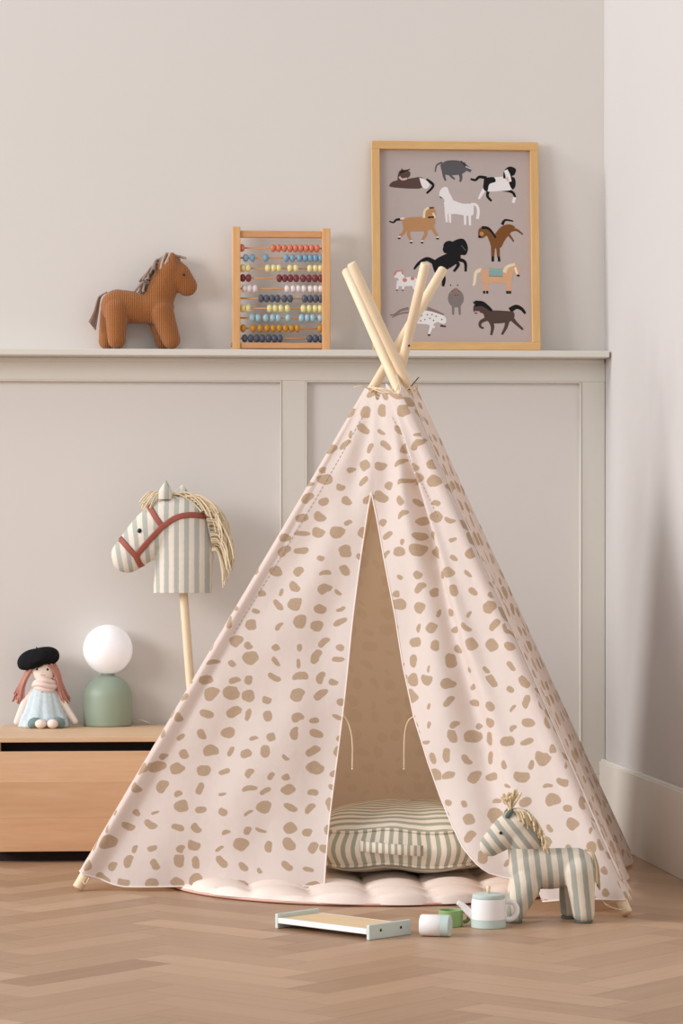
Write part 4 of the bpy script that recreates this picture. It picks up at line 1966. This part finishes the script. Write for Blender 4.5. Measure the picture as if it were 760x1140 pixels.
# dark trotting horse
layer[0] = 0
stroke('black', [(582, 698), (606, 684), (628, 692), (642, 710)], 22, 9)
stroke('dark', [(500, 728), (470, 742), (466, 760), (480, 768)], 17, 7)
stroke('dark', [(508, 740), (514, 764), (508, 794)], 19, 8)
stroke('dark', [(572, 735), (566, 762), (550, 792)], 19, 8)
stroke('dark', [(588, 728), (606, 748), (632, 772)], 18, 8)
poly('dark', [(478, 706), (510, 698), (570, 700), (598, 706), (594, 734), (560, 746), (510, 748), (486, 730)])
poly('dark', [(440, 700), (442, 680), (458, 670), (484, 676), (512, 706), (500, 726), (480, 712), (462, 706), (448, 712)])
stroke('black', [(446, 672), (474, 672), (494, 684), (512, 700)], 24, 10)
stroke('pink', [(444, 704), (464, 704)], 4)
stroke('black', [(446, 672), (440, 664)], 8, 3)
prm.build('print', [m for (_, m) in sorted(pal.values(), key=lambda t: t[0])], pic, smooth=False)

# ================================================================== STRIPED PLUSH HORSE ON THE FLOOR
pd_ = 6.14
pp_ = P(610, 0, pd_)
pp_.z = 0.0
plu = thing('plush_horse', 'striped sage and cream plush horse standing on the floor before the tent', 'toy horse', pp_)
sP = pd_ / F
py0 = 600 + CAMZ / sP


def Q(px, py, dep=0.0):
    return Vector(((px - 610) * sP, dep, -(py - py0) * sP))


qr = lambda r: r * sP
caps = [(Q(590, 966), qr(24), Q(612, 967), qr(23), 0.85), (Q(612, 967), qr(23), Q(640, 965), qr(21.5), 0.85),
        (Q(588, 962), qr(22), Q(583, 946), qr(18), 0.8),
        (Q(584, 985, -0.026), qr(17), Q(571, 1014, -0.036), qr(11.5), 1.0),
        (Q(583, 985, 0.026), qr(16), Q(572, 1014, 0.036), qr(11), 1.0),
        (Q(644, 970, -0.024), qr(17), Q(648, 1014, -0.034), qr(12.3), 1.0),
        (Q(639, 972, 0.024), qr(16), Q(635, 1013, 0.036), qr(11.5), 1.0)]
me = blob_mesh(caps, 0.0026, 7)
mz = min(v.co.z for v in me.vertices)
for v in me.vertices:
    v.co.z = v.co.z - 0.0 if v.co.z > 0.0003 else 0.0003
blob_obj('body', me, M['ticking_toy'], plu, lambda co: co.x / qr(12.6) + 0.1 * co.z / qr(12.6))
caps = [(Q(584, 934), qr(21), Q(576, 920), qr(21), 0.78), (Q(576, 920), qr(21), Q(564, 926), qr(18), 0.8),
        (Q(564, 926), qr(18), Q(546, 941), qr(12.5), 0.85)]
me = blob_mesh(caps, 0.0024, 6)
pb_ = bvh_of(me)
ax1 = Vector((-0.78, 0, -0.62)).normalized()
blob_obj('head', me, M['ticking_toy'], plu, lambda co: (co - Q(576, 920)).dot(ax1) / qr(12.0) + 0.2)
for sd in (-1, 1):
    mb = MB()
    h, n = front_hit(pb_, Q(556.5, 926).x, Q(556.5, 926).z, sd)
    mb.ball(h + n * 0.0005, (0.0036, 0.003, 0.0036), 0, 12, 8)
    mb.build('eye', M['black'], plu)
    mb = MB()
    mb.ball(Q(566, 904.5, sd * 0.024), (qr(3.2), qr(2.4), qr(6.5)), 0, 14, 10, Matrix.Rotation(math.radians(40), 3, 'Y'))
    mb.st = [(v - Q(576, 920)).dot(ax1) / qr(12.0) for v in mb.v]
    mb.build('ear', M['sage_dark'], plu)
for (x, dep, r) in ((570.8, -0.036, 8.6), (571.8, 0.036, 8.2), (648, -0.034, 9.4), (635, 0.036, 8.6)):
    mb = MB()
    c = Q(x, 0, dep)
    c.z = 0
    mb.lathe([(0, 0.0001), (qr(r), 0.0001), (qr(r + 0.8), 0.002), (qr(r + 0.9), 0.0045), (qr(r), 0.005)], 24, 0, c)
    mb.build('sole', M['sage_dark'], plu)
mb = MB()
r2 = random.Random(12)
for k in range(16):
    t = k / 15
    a = Q(566 + 4 * r2.random(), 904, -0.008 + 0.016 * r2.random())
    m1 = Q(563 + 8 * t + 2 * r2.random(), 895, -0.01 + 0.02 * r2.random())
    e = Q(556 + 24 * t, 891 - 6 * math.sin(PI * t) + r2.uniform(-4, 3) - 7 * t, -0.012 + 0.02 * r2.random())
    mb.tube(spline([a, m1, e], 5), [0.0022] * 10 + [0.0012], 5)
mb.build('forelock', M['raffia'], plu)
mb = MB()
cr = spline([Vector((570, 901, 0)), Vector((580, 901, 0)), Vector((590, 907, 0)), Vector((597, 918, 0)), Vector((601, 932, 0))], 8)
for k in range(70):
    t = (k + r2.random() * 0.6) / 70
    q = cr[min(len(cr) - 1, int(t * (len(cr) - 1)))]
    sgn = -1 if r2.random() < 0.8 else 1
    dep = sgn * r2.uniform(0.0, 0.016)
    a = Q(q.x - 2, q.y + 2, dep * 0.6)
    m1 = Q(q.x + 3, q.y + 2, dep + sgn * 0.006)
    e = Q(q.x + 6 + r2.uniform(-3, 4), q.y + 13 + r2.uniform(-4, 8), dep + sgn * (0.012 + 0.008 * r2.random()))
    mb.tube(spline([a, m1, e], 5), 0.0021, 5)
mb.build('mane', M['raffia'], plu)
mb = MB()
for k in range(12):
    j = r2.uniform(-2, 2)
    a = Q(651 + j * 0.3, 946, r2.uniform(-0.004, 0.004))
    mb.tube(spline([a, Q(659 + j * 0.3, 949, j * 0.0015), Q(664 + j, 966, j * 0.002), Q(665 + j * 1.5, 986 + 3 * j, j * 0.003)], 6), 0.0021, 5, 1 if k % 4 == 0 else 0)
mb.build('tail', [M['raffia'], M['sage_dark']], plu)

# ================================================================== TOY TEA SET
td = 6.035
tp = P(543.5, 0, td)
tp.z = 0.0002
pot = thing('toy_teapot', 'white toy teapot with pale mint lid and base on the floor', 'teapot', tp)
sT = td / F
tr = lambda r: r * sT
mb = MB()
mb.lathe([(0, 0), (tr(18.8), 0), (tr(19.4), tr(0.6)), (tr(19.4), tr(9.5)), (tr(19.2), tr(9.6))], 48)
mb.build('base_band', M['mint_paint'], pot, angle=40)
mb = MB()
mb.lathe([(tr(19.2), tr(9.5)), (tr(19.4), tr(9.7)), (tr(19.0), tr(27)), (tr(18.4), tr(31.5)), (tr(17.5), tr(32)), (0, tr(32))], 48)
mb.build('body', M['white_paint'], pot, angle=40)
mb = MB()
mb.lathe([(0, tr(32.1)), (tr(17.8), tr(32.1)), (tr(18.2), tr(33)), (tr(17.6), tr(36.5)), (tr(15), tr(37.5)), (0, tr(37.5))], 48)
lid = mb.build('lid', M['mint_paint'], pot, angle=40)
mb = MB()
mb.lathe([(0, tr(37.4)), (tr(2.0), tr(37.4)), (tr(1.9), tr(42)), (tr(2.6), tr(44)), (tr(1.6), tr(46)), (0, tr(46.3))], 18)
mb.build('knob', M['pole'], lid)
mb = MB()
q = spline([Vector((tr(-16), 0, tr(12))), Vector((tr(-22), 0, tr(17))), Vector((tr(-29), 0, tr(24))), Vector((tr(-34.5), 0, tr(27.5)))], 6)
mb.tube(q, [tr(5.2 - 2.6 * i / (len(q) - 1)) for i in range(len(q))], 14)
mb.build('spout', M['white_paint'], pot)
mb = MB()
ring = []
for k in range(25):
    a = -PI * 0.62 + 2 * PI * 0.62 * k / 24
    ring.append(Vector((tr(22.5 + 9.5 * math.cos(a)), 0, tr(18.5 + 10.0 * math.sin(a)))))
mb.tube(ring, tr(2.9), 12)
mb.build('handle', M['white_paint'], pot)

cd_ = 6.05
cp = P(501.5, 0, cd_)
cp.z = 0.0002
sC = cd_ / F
cup = thing('toy_cup', 'leaf green toy cup standing between the white cup and the teapot', 'cup', cp, (0, 0, math.radians(12)), 'toy cups')
c_ = lambda r: r * sC
prof = [(0, 0), (c_(12.6), 0), (c_(13.4), c_(0.8)), (c_(13.6), c_(17.5)), (c_(13.0), c_(18.2)), (c_(12.2), c_(17.6)), (c_(11.8), c_(3)), (0, c_(2.5))]
mb = MB()
mb.lathe(prof, 40)
mb.build('cup_body', M['green_paint'], cup, angle=40)
mb = MB()
ring = []
for k in range(19):
    a = -PI * 0.55 + 2 * PI * 0.55 * k / 18
    ring.append(Vector((c_(15.5 + 5.4 * math.cos(a)), 0, c_(10 + 5.6 * math.sin(a)))))
mb.tube(ring, c_(2.3), 10)
mb.build('handle', M['green_paint'], cup)

wd_ = 5.895
wp = P(484.5, 0, wd_)
sW = wd_ / F
w_ = lambda r: r * sW
wp.z = w_(12.1) + 0.0002
wcup = thing('toy_cup', 'white toy cup with pale mint base lying on its side by the tray', 'cup', wp, (0, 0, math.radians(-14)), 'toy cups')
rotc = Matrix.Rotation(-PI / 2, 3, 'Y')       # mouth towards the left
mb = MB()
mb.lathe([(w_(11.6), w_(-6.5)), (w_(12.0), w_(-6.0)), (w_(12.0), w_(15.6)), (w_(11.4), w_(16.4)), (w_(10.6), w_(15.8)), (w_(10.4), w_(-8)), (0, w_(-9))], 40, 0, (0, 0, 0), rotc)
mb.build('cup_body', M['white_paint'], wcup, angle=40)
mb = MB()
mb.lathe([(0, w_(-17)), (w_(11.2), w_(-17)), (w_(12.0), w_(-16.2)), (w_(12.0), w_(-6.6)), (w_(11.6), w_(-6.5))], 40, 0, (0, 0, 0), rotc)
mb.build('base_band', M['mint_paint'], wcup, angle=40)

# tray
t_fl, t_fr, t_br = P(306, 0, floor_d(1033.5)), P(411, 0, floor_d(1047)), P(461.5, 0, floor_d(1040.5))
for q in (t_fl, t_fr, t_br):
    q.z = 0
lx = (t_fr - t_fl)
TLn = lx.length
lx.normalize()
ly = Vector((-lx.y, lx.x, 0))
TWd = (t_br - t_fr).length * 0.985
tc = t_fl + lx * (TLn / 2) + ly * (TWd / 2)
tray = thing('toy_tray', 'toy serving tray with pale mint end boards on the floor', 'tray', tc, (0, 0, math.atan2(lx.y, lx.x)))


def tbox(name, c, s_, mat, bev=0.0012, par=None):
    mb = MB()
    mb.box((0, 0, 0), s_, 0, None, bev)
    o = mb.build(name, mat, par or tray, smooth=False)
    o.location = c
    return o


e1 = tbox('end_board', (-TLn / 2 + 0.004, 0, 0.0152), (0.008, TWd, 0.030), M['mint_pale'])
e2 = tbox('end_board', (TLn / 2 - 0.004, 0, 0.0152), (0.008, TWd, 0.030), M['mint_pale'])
tbox('base_panel', (0, 0.0, 0.0195), (TLn - 0.0162, TWd - 0.012, 0.005), M['plywood'])
tbox('side_rail', (0, -TWd / 2 + 0.004, 0.0165), (TLn - 0.0162, 0.0075, 0.011), M['white_paint'])
tbox('side_rail', (0, TWd / 2 - 0.004, 0.0165), (TLn - 0.0162, 0.0075, 0.011), M['white_paint'])
for yy in (-TWd * 0.23, TWd * 0.25):
    for par, sx_ in ((e2, 1), (e1, -1)):
        mb = MB()
        mb.tube([Vector((sx_ * 0.003, yy, 0.002)), Vector((sx_ * 0.0043, yy, 0.002))], 0.0031, 14)
        mb.build('screw', M['black'], par)

# ================================================================== LIGHT, CAMERA
w = bpy.data.worlds.new('World')
S.world = w
w.use_nodes = True
bg = w.node_tree.nodes['Background']
bg.inputs['Color'].default_value = (0.985, 0.99, 1.0, 1)
bg.inputs['Strength'].default_value = 0.60

sun = bpy.data.lights.new('window_sun', 'SUN')
sun.energy = 1.65
sun.angle = math.radians(17)
sun.color = (1.0, 0.98, 0.97)
so = bpy.data.objects.new('window_sun', sun)
COL.objects.link(so)
dirv = Vector((0.90, 0.16, -0.36)).normalized()
so.rotation_euler = dirv.to_track_quat('-Z', 'Y').to_euler()
so.location = (-3, -2, 3)

ar = bpy.data.lights.new('front_fill', 'AREA')  # soft fill lamp, added to brighten the back wall
ar.shape = 'RECTANGLE'
ar.size, ar.size_y = 2.2, 1.8
ar.energy = 125
ar.color = (1.0, 0.98, 0.985)
ao_ = bpy.data.objects.new('front_fill', ar)
COL.objects.link(ao_)
ao_.location = (-4.5, -3.7, 2.3)
ao_.rotation_euler = (Vector((0.1, -0.5, 0.8)) - ao_.location).to_track_quat('-Z', 'Y').to_euler()

cam = bpy.data.cameras.new('camera')
cam.sensor_fit = 'VERTICAL'
cam.sensor_height = 36.0
cam.sensor_width = 24.0
cam.lens = F / 1140.0 * 36.0
cam.shift_y = 30.0 / 1140.0
cam.clip_end = 60
co = bpy.data.objects.new('camera', cam)
COL.objects.link(co)
co.location = (0, -CAMD, CAMZ)
co.rotation_euler = (PI / 2, 0, 0)
S.camera = co

S.view_settings.view_transform = 'Standard'
S.view_settings.look = 'None'
S.view_settings.exposure = 0.0
S.view_settings.gamma = 1.0
S.view_settings.use_curve_mapping = False
